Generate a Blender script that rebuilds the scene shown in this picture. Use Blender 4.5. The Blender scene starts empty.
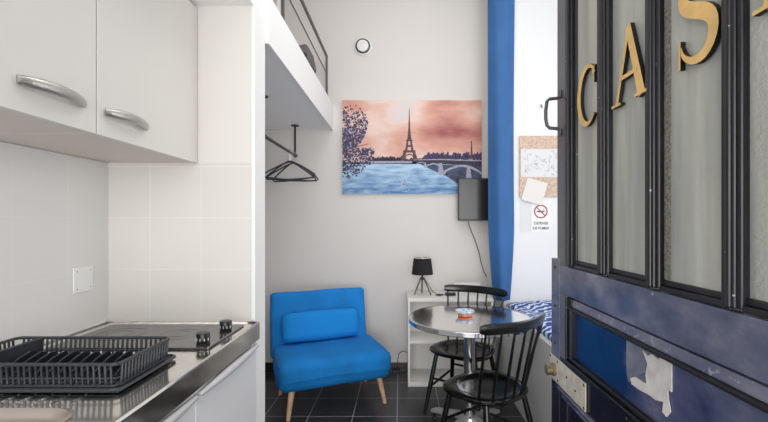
import bpy, bmesh, math, random
from mathutils import Vector, Matrix
random.seed(7)
PI = math.pi
SC = bpy.context.scene
COL = SC.collection

# ------------------------------------------------------------------ camera, world, light
H = 1.35
F = 410.0
cam_d = bpy.data.cameras.new('camera')
cam = bpy.data.objects.new('camera', cam_d); COL.objects.link(cam)
cam.location = (0, 0, H); cam.rotation_euler = (PI/2, 0, 0)
cam_d.sensor_width = 36; cam_d.lens = F/768*36
cam_d.shift_x = -17/768; cam_d.shift_y = 11/768
cam_d.clip_start = 0.02
SC.camera = cam

w = bpy.data.worlds.new('daylight'); SC.world = w; w.use_nodes = True
bg = w.node_tree.nodes['Background']
bg.inputs[0].default_value = (0.93, 0.96, 1.0, 1); bg.inputs[1].default_value = 1.0

def area(name, loc, rot, sx, sy, power, col=(1, 1, 1)):
    d = bpy.data.lights.new(name, 'AREA'); d.shape = 'RECTANGLE'; d.size = sx; d.size_y = sy
    d.energy = power; d.color = col
    o = bpy.data.objects.new(name, d); COL.objects.link(o); o.location = loc; o.rotation_euler = rot
    return o
area('street_daylight', (0.3, -3.2, 1.35), (PI/2, 0, 0), 3.6, 2.5, 150, (1, 0.985, 0.965))
area('window_daylight', (2.75, 2.1, 1.9), (PI/2, 0, PI/2), 1.5, 1.7, 24, (1, 0.99, 0.98))
area('overhead_fill', (0.3, 1.9, 3.5), (0, 0, 0), 1.1, 1.6, 15, (1, 0.96, 0.91))  # unseen overhead fill, added to brighten the room

SC.view_settings.view_transform = 'Standard'; SC.view_settings.look = 'None'
SC.view_settings.exposure = 0.20; SC.view_settings.gamma = 1; SC.view_settings.use_curve_mapping = False

# ------------------------------------------------------------------ materials
def lin(c):
    return tuple((x/255/12.92 if x/255 <= 0.04045 else ((x/255+0.055)/1.055)**2.4) for x in c)+(1,)

class N:
    def __init__(s, m): s.t = m.node_tree; s.n = s.t.nodes; s.l = s.t.links
    def new(s, typ, **kw):
        o = s.n.new(typ)
        for k, v in kw.items():
            if isinstance(k, str) and hasattr(o, k): setattr(o, k, v)
        return o
    def link(s, a, b): s.l.new(a, b)

def mat(name, col, rough=0.5, metal=0.0, var=0.0, vscale=8.0, bump=0.0, bscale=60.0, col2=None, detail=4.0, spec=0.5, coord='Object', **kw):
    m = bpy.data.materials.new(name); m.use_nodes = True
    g = N(m); b = g.n['Principled BSDF']
    b.inputs['Base Color'].default_value = lin(col); b.inputs['Roughness'].default_value = rough
    b.inputs['Metallic'].default_value = metal; b.inputs['Specular IOR Level'].default_value = spec
    for k, v in kw.items(): b.inputs[k.replace('_', ' ')].default_value = v
    tc = g.new('ShaderNodeTexCoord')
    if var > 0 or col2:
        nz = g.new('ShaderNodeTexNoise'); nz.inputs['Scale'].default_value = vscale; nz.inputs['Detail'].default_value = detail
        g.link(tc.outputs[coord], nz.inputs['Vector'])
        cr = g.new('ShaderNodeValToRGB')
        cr.color_ramp.elements[0].position = 0.35; cr.color_ramp.elements[1].position = 0.65
        c2 = col2 if col2 else tuple(max(0, x*(1-var)) for x in col)
        cr.color_ramp.elements[0].color = lin(col); cr.color_ramp.elements[1].color = lin(c2)
        g.link(nz.outputs['Fac'], cr.inputs['Fac']); g.link(cr.outputs['Color'], b.inputs['Base Color'])
    if bump > 0:
        nb = g.new('ShaderNodeTexNoise'); nb.inputs['Scale'].default_value = bscale; nb.inputs['Detail'].default_value = 3
        g.link(tc.outputs[coord], nb.inputs['Vector'])
        bp = g.new('ShaderNodeBump'); bp.inputs['Strength'].default_value = bump; bp.inputs['Distance'].default_value = 0.01
        g.link(nb.outputs['Fac'], bp.inputs['Height']); g.link(bp.outputs['Normal'], b.inputs['Normal'])
    return m

def tile_mat(name, c1, c2, grout, tw, th, ox, oy, axes, rough=0.3, gw=0.004, var=0.0):
    """square tiles laid on the world grid; axes e.g. 'XY', 'XZ', 'YZ'"""
    m = bpy.data.materials.new(name); m.use_nodes = True
    g = N(m); b = g.n['Principled BSDF']; b.inputs['Roughness'].default_value = rough
    ge = g.new('ShaderNodeNewGeometry'); sp = g.new('ShaderNodeSeparateXYZ'); g.link(ge.outputs['Position'], sp.inputs[0])
    outs = []
    for ax, t, off in ((axes[0], tw, ox), (axes[1], th, oy)):
        a = g.new('ShaderNodeMath'); a.operation = 'SUBTRACT'; a.inputs[1].default_value = off
        g.link(sp.outputs[ax], a.inputs[0])
        d = g.new('ShaderNodeMath'); d.operation = 'DIVIDE'; d.inputs[1].default_value = t; g.link(a.outputs[0], d.inputs[0])
        fl = g.new('ShaderNodeMath'); fl.operation = 'FLOOR'; g.link(d.outputs[0], fl.inputs[0])
        r = g.new('ShaderNodeMath'); r.operation = 'ROUND'; g.link(d.outputs[0], r.inputs[0])
        s = g.new('ShaderNodeMath'); s.operation = 'SUBTRACT'; g.link(d.outputs[0], s.inputs[0]); g.link(r.outputs[0], s.inputs[1])
        ab = g.new('ShaderNodeMath'); ab.operation = 'ABSOLUTE'; g.link(s.outputs[0], ab.inputs[0])
        mu = g.new('ShaderNodeMath'); mu.operation = 'MULTIPLY'; mu.inputs[1].default_value = t; g.link(ab.outputs[0], mu.inputs[0])
        outs.append((mu, fl))
    mn = g.new('ShaderNodeMath'); mn.operation = 'MINIMUM'; g.link(outs[0][0].outputs[0], mn.inputs[0]); g.link(outs[1][0].outputs[0], mn.inputs[1])
    lt = g.new('ShaderNodeMath'); lt.operation = 'LESS_THAN'; lt.inputs[1].default_value = gw/2; g.link(mn.outputs[0], lt.inputs[0])
    cb = g.new('ShaderNodeCombineXYZ'); g.link(outs[0][1].outputs[0], cb.inputs[0]); g.link(outs[1][1].outputs[0], cb.inputs[1])
    wn = g.new('ShaderNodeTexWhiteNoise'); g.link(cb.outputs[0], wn.inputs['Vector'])
    nz = g.new('ShaderNodeTexNoise'); nz.inputs['Scale'].default_value = 6; nz.inputs['Detail'].default_value = 5; g.link(ge.outputs['Position'], nz.inputs['Vector'])
    av = g.new('ShaderNodeMath'); av.operation = 'MULTIPLY_ADD'; av.inputs[1].default_value = 0.5
    g.link(wn.outputs['Value'], av.inputs[0]); 
    hv = g.new('ShaderNodeMath'); hv.operation = 'MULTIPLY'; hv.inputs[1].default_value = 0.5; g.link(nz.outputs['Fac'], hv.inputs[0]); g.link(hv.outputs[0], av.inputs[2])
    mx = g.new('ShaderNodeMix'); mx.data_type = 'RGBA'; g.link(av.outputs[0], mx.inputs[0])
    mx.inputs[6].default_value = lin(c1); mx.inputs[7].default_value = lin(c2)
    m2 = g.new('ShaderNodeMix'); m2.data_type = 'RGBA'; g.link(lt.outputs[0], m2.inputs[0])
    g.link(mx.outputs[2], m2.inputs[6]); m2.inputs[7].default_value = lin(grout); g.link(m2.outputs[2], b.inputs['Base Color'])
    bp = g.new('ShaderNodeBump'); bp.invert = True; bp.inputs['Strength'].default_value = 0.4; bp.inputs['Distance'].default_value = 0.002
    g.link(lt.outputs[0], bp.inputs['Height']); g.link(bp.outputs['Normal'], b.inputs['Normal'])
    return m

M = {}
M['wall'] = mat('white_paint', (218, 214, 210), 0.85, bump=0.06, bscale=35)
M['wall_bright'] = mat('alcove_white_paint', (226, 227, 228), 0.8, bump=0.04, bscale=35)  # slightly lighter white for the alcove and right walls
M['ceil'] = mat('ceiling_paint', (246, 245, 243), 0.9, bump=0.03)
M['beam'] = mat('loft_paint', (238, 237, 236), 0.7, bump=0.03)
M['floor'] = tile_mat('slate_floor_tile', (48, 49, 53), (66, 67, 71), (170, 170, 170), 0.307, 0.297, -0.027, 2.846, 'XY', 0.28, 0.0055)
M['base'] = tile_mat('black_skirting_tile', (34, 34, 37), (44, 44, 47), (80, 80, 82), 0.307, 5, -0.027, 2.5, 'XZ', 0.25, 0.003)
M['tileb'] = tile_mat('cream_wall_tile', (211, 207, 202), (215, 211, 206), (225, 222, 219), 0.22, 0.22, -0.856, 0.928, 'XZ', 0.22, 0.0035)
M['tilel'] = tile_mat('white_wall_tile', (218, 216, 214), (221, 219, 217), (226, 224, 222), 0.22, 0.22, 1.763, 0.928, 'YZ', 0.22, 0.0025)
M['cab'] = mat('cabinet_laminate', (215, 211, 205), 0.4)
M['cab_in'] = mat('cabinet_carcass', (214, 206, 200), 0.5)
M['lowcab'] = mat('lower_cabinet_gloss_white', (226, 226, 228), 0.3)
M['handle'] = mat('brushed_nickel', (180, 178, 174), 0.34, 0.9, bump=0.1, bscale=200)
M['soft_grip'] = mat('satin_grip', (206, 206, 206), 0.3, 0.25)
M['iron'] = mat('worn_iron', (92, 90, 90), 0.4, 0.6)
M['alu'] = mat('polished_aluminium', (215, 213, 210), 0.4, 0.55)
M['chrome'] = mat('chrome', (205, 205, 208), 0.12, 1.0)
M['steel'] = mat('stainless_steel', (232, 228, 223), 0.13, 1.0, var=0.05, vscale=25, bump=0.02, bscale=20)
M['sink'] = mat('sink_steel', (196, 186, 178), 0.35, 0.85)
M['glass_black'] = mat('black_ceramic_glass', (60, 58, 56), 0.06, spec=1.0, IOR=1.9)
M['black'] = mat('black_plastic', (20, 20, 22), 0.35)
M['rack'] = mat('anthracite_plastic', (50, 53, 58), 0.3)
M['white_mark'] = mat('white_print', (235, 235, 235), 0.5)
M['white'] = mat('white_melamine', (228, 226, 222), 0.45)
M['white_p'] = mat('white_plastic', (232, 232, 230), 0.35)
M['dark_metal'] = mat('dark_metal', (58, 56, 56), 0.35, 0.7)
M['grey_metal'] = mat('grey_metal', (120, 116, 114), 0.35, 0.8)
M['wood'] = mat('beech_wood', (226, 182, 146), 0.5, var=0.18, vscale=14)
M['wood_grey'] = mat('grey_wood', (120, 112, 104), 0.6, var=0.25, vscale=40)
M['chair'] = mat('black_lacquer', (8, 8, 9), 0.2)
M['shade'] = mat('black_lamp_cloth', (26, 26, 28), 0.9, bump=0.15, bscale=300)
M['tv'] = mat('tv_bezel', (28, 28, 31), 0.4)
M['screen'] = mat('tv_screen', (38, 38, 41), 0.25)
M['gold'] = mat('gilt_letter', (236, 194, 122), 0.45, 0.1, var=0.1, vscale=20)
M['letter_side'] = mat('black_letter_edge', (12, 11, 11), 0.5)
M['brass'] = mat('aged_brass', (150, 138, 112), 0.35, 0.8)
M['cream_plate'] = mat('cream_painted_metal', (205, 200, 186), 0.5, var=0.12, vscale=30)
M['paper'] = mat('paper', (216, 217, 219), 0.9)
M['paper2'] = mat('cream_paper', (222, 219, 214), 0.9)
M['cork'] = mat('cork', (216, 190, 172), 0.9, var=0.15, vscale=60)
M['ink'] = mat('ink', (150, 154, 164), 0.9)
M['red'] = mat('sign_red', (168, 66, 58), 0.7)
M['blackink'] = mat('sign_black', (50, 50, 55), 0.7)
M['mattress'] = mat('pinkish_sheet', (205, 190, 188), 0.9, bump=0.1, bscale=12)
M['pillow_g'] = mat('taupe_cushion', (112, 104, 106), 0.95, bump=0.1, bscale=60)
M['curtain'] = mat('blue_curtain_cloth', (46, 98, 156), 0.7, bump=0.05, bscale=200, var=0.08, vscale=3)
M['curtain_lining'] = mat('white_hem', (230, 235, 240), 0.8)
M['blue'] = mat('blue_upholstery', (0, 128, 208), 0.85, bump=0.25, bscale=9, var=0.1, vscale=5)
M['blue2'] = mat('blue_cushion_cloth', (0, 132, 212), 0.85, bump=0.2, bscale=12)
M['dish'] = mat('white_blue_glaze', (232, 238, 246), 0.15, col2=(120, 150, 190), vscale=60)
M['orange'] = mat('orange_red_glass', (214, 120, 88), 0.15)

def door_paint(name, c1, c2, c3, rough=0.22, sc=2.2, chip=0.74, cs=55):
    m = bpy.data.materials.new(name); m.use_nodes = True
    g = N(m); b = g.n['Principled BSDF']; b.inputs['Roughness'].default_value = rough
    tc = g.new('ShaderNodeTexCoord'); mp = g.new('ShaderNodeMapping'); g.link(tc.outputs['Object'], mp.inputs[0])
    mp.inputs['Scale'].default_value = (1, 1.4, 2.4)
    n1 = g.new('ShaderNodeTexNoise'); n1.inputs['Scale'].default_value = sc; n1.inputs['Detail'].default_value = 7; n1.inputs['Roughness'].default_value = 0.62
    g.link(mp.outputs[0], n1.inputs['Vector'])
    cr = g.new('ShaderNodeValToRGB'); e = cr.color_ramp.elements
    e[0].position = 0.3; e[0].color = lin(c1); e[1].position = 0.72; e[1].color = lin(c3)
    k = e.new(0.5); k.color = lin(c2)
    g.link(n1.outputs['Fac'], cr.inputs['Fac'])
    n2 = g.new('ShaderNodeTexNoise'); n2.inputs['Scale'].default_value = cs; n2.inputs['Detail'].default_value = 3; g.link(tc.outputs['Object'], n2.inputs['Vector'])
    gt = g.new('ShaderNodeMath'); gt.operation = 'GREATER_THAN'; gt.inputs[1].default_value = chip; g.link(n2.outputs['Fac'], gt.inputs[0])
    mx = g.new('ShaderNodeMix'); mx.data_type = 'RGBA'; g.link(gt.outputs[0], mx.inputs[0]); g.link(cr.outputs['Color'], mx.inputs[6]); mx.inputs[7].default_value = lin((150, 155, 165))
    g.link(mx.outputs[2], b.inputs['Base Color'])
    rr = g.new('ShaderNodeMapRange'); rr.inputs[3].default_value = rough*0.6; rr.inputs[4].default_value = rough*1.8; g.link(n1.outputs['Fac'], rr.inputs[0]); g.link(rr.outputs[0], b.inputs['Roughness'])
    bp = g.new('ShaderNodeBump'); bp.inputs['Strength'].default_value = 0.15; bp.inputs['Distance'].default_value = 0.006
    g.link(n1.outputs['Fac'], bp.inputs['Height']); g.link(bp.outputs['Normal'], b.inputs['Normal'])
    return m
M['door_rail'] = door_paint('slate_blue_wear_reflection_paint', (44, 54, 84), (92, 96, 118), (140, 139, 152), 0.17, 3.2)  # worn paint tones, with the rail's reflections mixed into the colour ramp
M['door_chip'] = door_paint('chipped_border_paint', (70, 78, 108), (110, 112, 132), (140, 140, 152), 0.3, 3.0, 0.62, 70)
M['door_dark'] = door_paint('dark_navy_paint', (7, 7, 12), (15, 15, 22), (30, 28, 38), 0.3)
M['door_stile'] = door_paint('grey_stile_paint', (74, 76, 86), (92, 92, 101), (112, 112, 120), 0.3)
M['door_low'] = door_paint('deep_blue_paint', (10, 12, 22), (17, 22, 40), (38, 44, 66), 0.22)

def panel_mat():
    # glossy blue paint at the free end, window reflection painted as greyer slate blue over worn paint towards the hinges (boundary follows Y on the door itself)
    m = door_paint('blue_panel_reflection_paint', (40, 50, 88), (80, 86, 116), (124, 124, 142), 0.2, 3.4)
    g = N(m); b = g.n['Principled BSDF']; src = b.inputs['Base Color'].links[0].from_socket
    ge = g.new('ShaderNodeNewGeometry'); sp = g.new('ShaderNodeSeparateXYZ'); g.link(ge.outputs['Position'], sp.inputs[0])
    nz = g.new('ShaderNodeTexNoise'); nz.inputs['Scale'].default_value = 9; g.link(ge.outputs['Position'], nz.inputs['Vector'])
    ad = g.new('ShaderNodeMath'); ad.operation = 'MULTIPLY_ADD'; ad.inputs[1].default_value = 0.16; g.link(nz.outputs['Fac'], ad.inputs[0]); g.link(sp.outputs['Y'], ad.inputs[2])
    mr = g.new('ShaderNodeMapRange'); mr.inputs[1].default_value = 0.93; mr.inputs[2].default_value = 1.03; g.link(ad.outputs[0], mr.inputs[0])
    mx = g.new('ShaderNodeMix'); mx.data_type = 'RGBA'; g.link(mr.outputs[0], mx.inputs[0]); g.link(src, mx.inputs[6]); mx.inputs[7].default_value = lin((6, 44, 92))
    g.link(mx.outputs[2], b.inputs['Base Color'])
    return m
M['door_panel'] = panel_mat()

def pane_mat():
    m = bpy.data.materials.new('frosted_pane'); m.use_nodes = True
    g = N(m); b = g.n['Principled BSDF']; b.inputs['Roughness'].default_value = 0.3
    tc = g.new('ShaderNodeTexCoord')
    n1 = g.new('ShaderNodeTexNoise'); n1.inputs['Scale'].default_value = 3.5; n1.inputs['Detail'].default_value = 3
    mp = g.new('ShaderNodeMapping'); mp.inputs['Scale'].default_value = (1, 6, 0.5); g.link(tc.outputs['Object'], mp.inputs[0]); g.link(mp.outputs[0], n1.inputs['Vector'])
    cr = g.new('ShaderNodeValToRGB'); e = cr.color_ramp.elements
    e[0].position = 0.3; e[0].color = lin((158, 161, 158)); e[1].position = 0.7; e[1].color = lin((204, 204, 192))
    g.link(n1.outputs['Fac'], cr.inputs[0]); g.link(cr.outputs[0], b.inputs['Base Color'])
    n2 = g.new('ShaderNodeTexNoise'); n2.inputs['Scale'].default_value = 130; g.link(tc.outputs['Object'], n2.inputs['Vector'])
    bp = g.new('ShaderNodeBump'); bp.inputs['Strength'].default_value = 0.35; bp.inputs['Distance'].default_value = 0.004
    g.link(n2.outputs['Fac'], bp.inputs['Height']); g.link(bp.outputs['Normal'], b.inputs['Normal'])
    b.inputs['Transmission Weight'].default_value = 0.15
    return m
M['pane'] = pane_mat()
M['putty'] = mat('speckled_putty', (140, 138, 126), 0.8, col2=(90, 90, 78), vscale=160, bump=0.3, bscale=150)

def glass_mat():
    m = bpy.data.materials.new('window_glass'); m.use_nodes = True
    g = N(m); g.n.remove(g.n['Principled BSDF'])
    t = g.new('ShaderNodeBsdfTransparent'); gl = g.new('ShaderNodeBsdfGlossy'); gl.inputs['Roughness'].default_value = 0.02
    mx = g.new('ShaderNodeMixShader'); mx.inputs[0].default_value = 0.08
    g.link(t.outputs[0], mx.inputs[1]); g.link(gl.outputs[0], mx.inputs[2]); g.link(mx.outputs[0], g.n['Material Output'].inputs[0])
    return m
M['glass'] = glass_mat()

def table_mat():
    m = bpy.data.materials.new('engine_turned_steel'); m.use_nodes = True
    g = N(m); b = g.n['Principled BSDF']; b.inputs['Metallic'].default_value = 1.0
    tc = g.new('ShaderNodeTexCoord')
    vo = g.new('ShaderNodeTexVoronoi'); vo.inputs['Scale'].default_value = 50; vo.inputs['Randomness'].default_value = 0.0
    g.link(tc.outputs['Object'], vo.inputs['Vector'])
    cr = g.new('ShaderNodeValToRGB'); e = cr.color_ramp.elements
    e[0].position = 0.25; e[0].color = lin((132, 131, 130)); e[1].position = 0.4; e[1].color = lin((240, 238, 235))
    g.link(vo.outputs['Distance'], cr.inputs[0]); g.link(cr.outputs[0], b.inputs['Base Color'])
    mr = g.new('ShaderNodeMapRange'); mr.inputs[1].default_value = 0.1; mr.inputs[2].default_value = 0.5; mr.inputs[3].default_value = 0.3; mr.inputs[4].default_value = 0.14
    g.link(vo.outputs['Distance'], mr.inputs[0]); g.link(mr.outputs[0], b.inputs['Roughness'])
    bp = g.new('ShaderNodeBump'); bp.inputs['Strength'].default_value = 0.10; bp.inputs['Distance'].default_value = 0.002
    g.link(vo.outputs['Distance'], bp.inputs['Height']); g.link(bp.outputs['Normal'], b.inputs['Normal'])
    return m
M['table'] = table_mat()

def bedcover_mat():
    m = bpy.data.materials.new('blue_white_pattern_cloth'); m.use_nodes = True
    g = N(m); b = g.n['Principled BSDF']; b.inputs['Roughness'].default_value = 0.9
    tc = g.new('ShaderNodeTexCoord'); mp = g.new('ShaderNodeMapping'); g.link(tc.outputs['Object'], mp.inputs[0])
    mp.inputs['Rotation'].default_value = (0, 0, 0.9)
    wv = g.new('ShaderNodeTexWave'); wv.inputs['Scale'].default_value = 5.6; wv.inputs['Distortion'].default_value = 7; wv.inputs['Detail'].default_value = 1.5; wv.inputs['Detail Scale'].default_value = 2.2
    g.link(mp.outputs[0], wv.inputs['Vector'])
    cr = g.new('ShaderNodeValToRGB'); e = cr.color_ramp.elements; cr.color_ramp.interpolation = 'CONSTANT'
    e[0].position = 0; e[0].color = lin((36, 66, 138)); e[1].position = 0.66; e[1].color = lin((206, 216, 232))
    k = e.new(0.42); k.color = lin((78, 112, 176))
    g.link(wv.outputs['Fac'], cr.inputs[0]); g.link(cr.outputs[0], b.inputs['Base Color'])
    return m
M['bed'] = bedcover_mat()

def canvas_mats():
    # printed sky and printed water of the canvas picture
    m = bpy.data.materials.new('printed_sky'); m.use_nodes = True
    g = N(m); b = g.n['Principled BSDF']; b.inputs['Roughness'].default_value = 0.7
    tc = g.new('ShaderNodeTexCoord'); mp = g.new('ShaderNodeMapping'); mp.inputs['Scale'].default_value = (1.2, 1, 2.6); mp.inputs['Location'].default_value = (0.55, 0, 0.3)
    g.link(tc.outputs['Object'], mp.inputs[0])
    nz = g.new('ShaderNodeTexNoise'); nz.inputs['Scale'].default_value = 1.5; nz.inputs['Detail'].default_value = 6; g.link(mp.outputs[0], nz.inputs['Vector'])
    cr = g.new('ShaderNodeValToRGB'); e = cr.color_ramp.elements
    e[0].position = 0.3; e[0].color = lin((216, 210, 212)); e[1].position = 0.8; e[1].color = lin((164, 92, 92))
    k = e.new(0.42); k.color = lin((232, 204, 192)); k = e.new(0.58); k.color = lin((214, 160, 144))
    sp = g.new('ShaderNodeSeparateXYZ'); g.link(tc.outputs['Object'], sp.inputs[0])
    mr = g.new('ShaderNodeMapRange'); mr.inputs[1].default_value = -0.62; mr.inputs[2].default_value = 0.62; mr.inputs[3].default_value = -0.06; mr.inputs[4].default_value = 0.1; g.link(sp.outputs['X'], mr.inputs[0])
    vd = g.new('ShaderNodeVectorMath'); vd.operation = 'DISTANCE'; vd.inputs[1].default_value = (-0.16, 0, 0.72)
    ms = g.new('ShaderNodeMapping'); ms.inputs['Scale'].default_value = (1, 0, 1); g.link(tc.outputs['Object'], ms.inputs[0]); g.link(ms.outputs[0], vd.inputs[0])
    m3 = g.new('ShaderNodeMapRange'); m3.inputs[1].default_value = 0.0; m3.inputs[2].default_value = 0.55; m3.inputs[3].default_value = -0.15; m3.inputs[4].default_value = 0.06; g.link(vd.outputs['Value'], m3.inputs[0])
    v2 = g.new('ShaderNodeVectorMath'); v2.operation = 'DISTANCE'; v2.inputs[1].default_value = (0.40, 0, 0.88)
    mq = g.new('ShaderNodeMapping'); mq.inputs['Scale'].default_value = (1, 0, 1.5); g.link(tc.outputs['Object'], mq.inputs[0]); g.link(mq.outputs[0], v2.inputs[0])
    m4 = g.new('ShaderNodeMapRange'); m4.inputs[1].default_value = 0.0; m4.inputs[2].default_value = 0.5; m4.inputs[3].default_value = 0.15; m4.inputs[4].default_value = 0.0; g.link(v2.outputs['Value'], m4.inputs[0])
    a1 = g.new('ShaderNodeMath'); g.link(m3.outputs[0], a1.inputs[0]); g.link(m4.outputs[0], a1.inputs[1])
    ad = g.new('ShaderNodeMath'); g.link(nz.outputs['Fac'], ad.inputs[0]); g.link(a1.outputs[0], ad.inputs[1])
    g.link(ad.outputs[0], cr.inputs[0]); g.link(cr.outputs[0], b.inputs['Base Color'])
    w_ = bpy.data.materials.new('printed_water'); w_.use_nodes = True
    g = N(w_); b = g.n['Principled BSDF']; b.inputs['Roughness'].default_value = 0.7
    tc = g.new('ShaderNodeTexCoord'); mp = g.new('ShaderNodeMapping'); mp.inputs['Scale'].default_value = (3, 1, 16); g.link(tc.outputs['Object'], mp.inputs[0])
    nz = g.new('ShaderNodeTexNoise'); nz.inputs['Scale'].default_value = 2.2; nz.inputs['Detail'].default_value = 6; g.link(mp.outputs[0], nz.inputs['Vector'])
    sp = g.new('ShaderNodeSeparateXYZ'); g.link(tc.outputs['Object'], sp.inputs[0])
    mr = g.new('ShaderNodeMapRange'); mr.inputs[1].default_value = 0.0; mr.inputs[2].default_value = 0.3; mr.inputs[3].default_value = -0.12; mr.inputs[4].default_value = 0.2; g.link(sp.outputs['Z'], mr.inputs[0])
    ad = g.new('ShaderNodeMath'); g.link(nz.outputs['Fac'], ad.inputs[0]); g.link(mr.outputs[0], ad.inputs[1])
    cr = g.new('ShaderNodeValToRGB'); e = cr.color_ramp.elements
    e[0].position = 0.3; e[0].color = lin((74, 118, 168)); e[1].position = 0.72; e[1].color = lin((178, 208, 232))
    g.link(ad.outputs[0], cr.inputs[0]); g.link(cr.outputs[0], b.inputs['Base Color'])
    return m, w_
M['p_sky'], M['p_water'] = canvas_mats()
M['p_dark'] = mat('printed_dark', (36, 33, 50), 0.7, col2=(72, 64, 84), vscale=60)
M['p_tower'] = mat('printed_tower', (70, 54, 58), 0.7, col2=(100, 80, 80), vscale=80)
M['p_leaf'] = mat('printed_leaf', (48, 44, 78), 0.7, col2=(96, 88, 126), vscale=70)
M['p_light'] = mat('printed_light', (176, 172, 188), 0.7, col2=(140, 138, 160), vscale=60)
M['p_shadow'] = mat('printed_shadow', (46, 54, 78), 0.7, col2=(70, 84, 112), vscale=25)
M['p_pale'] = mat('printed_glint', (196, 206, 216), 0.7)

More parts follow.
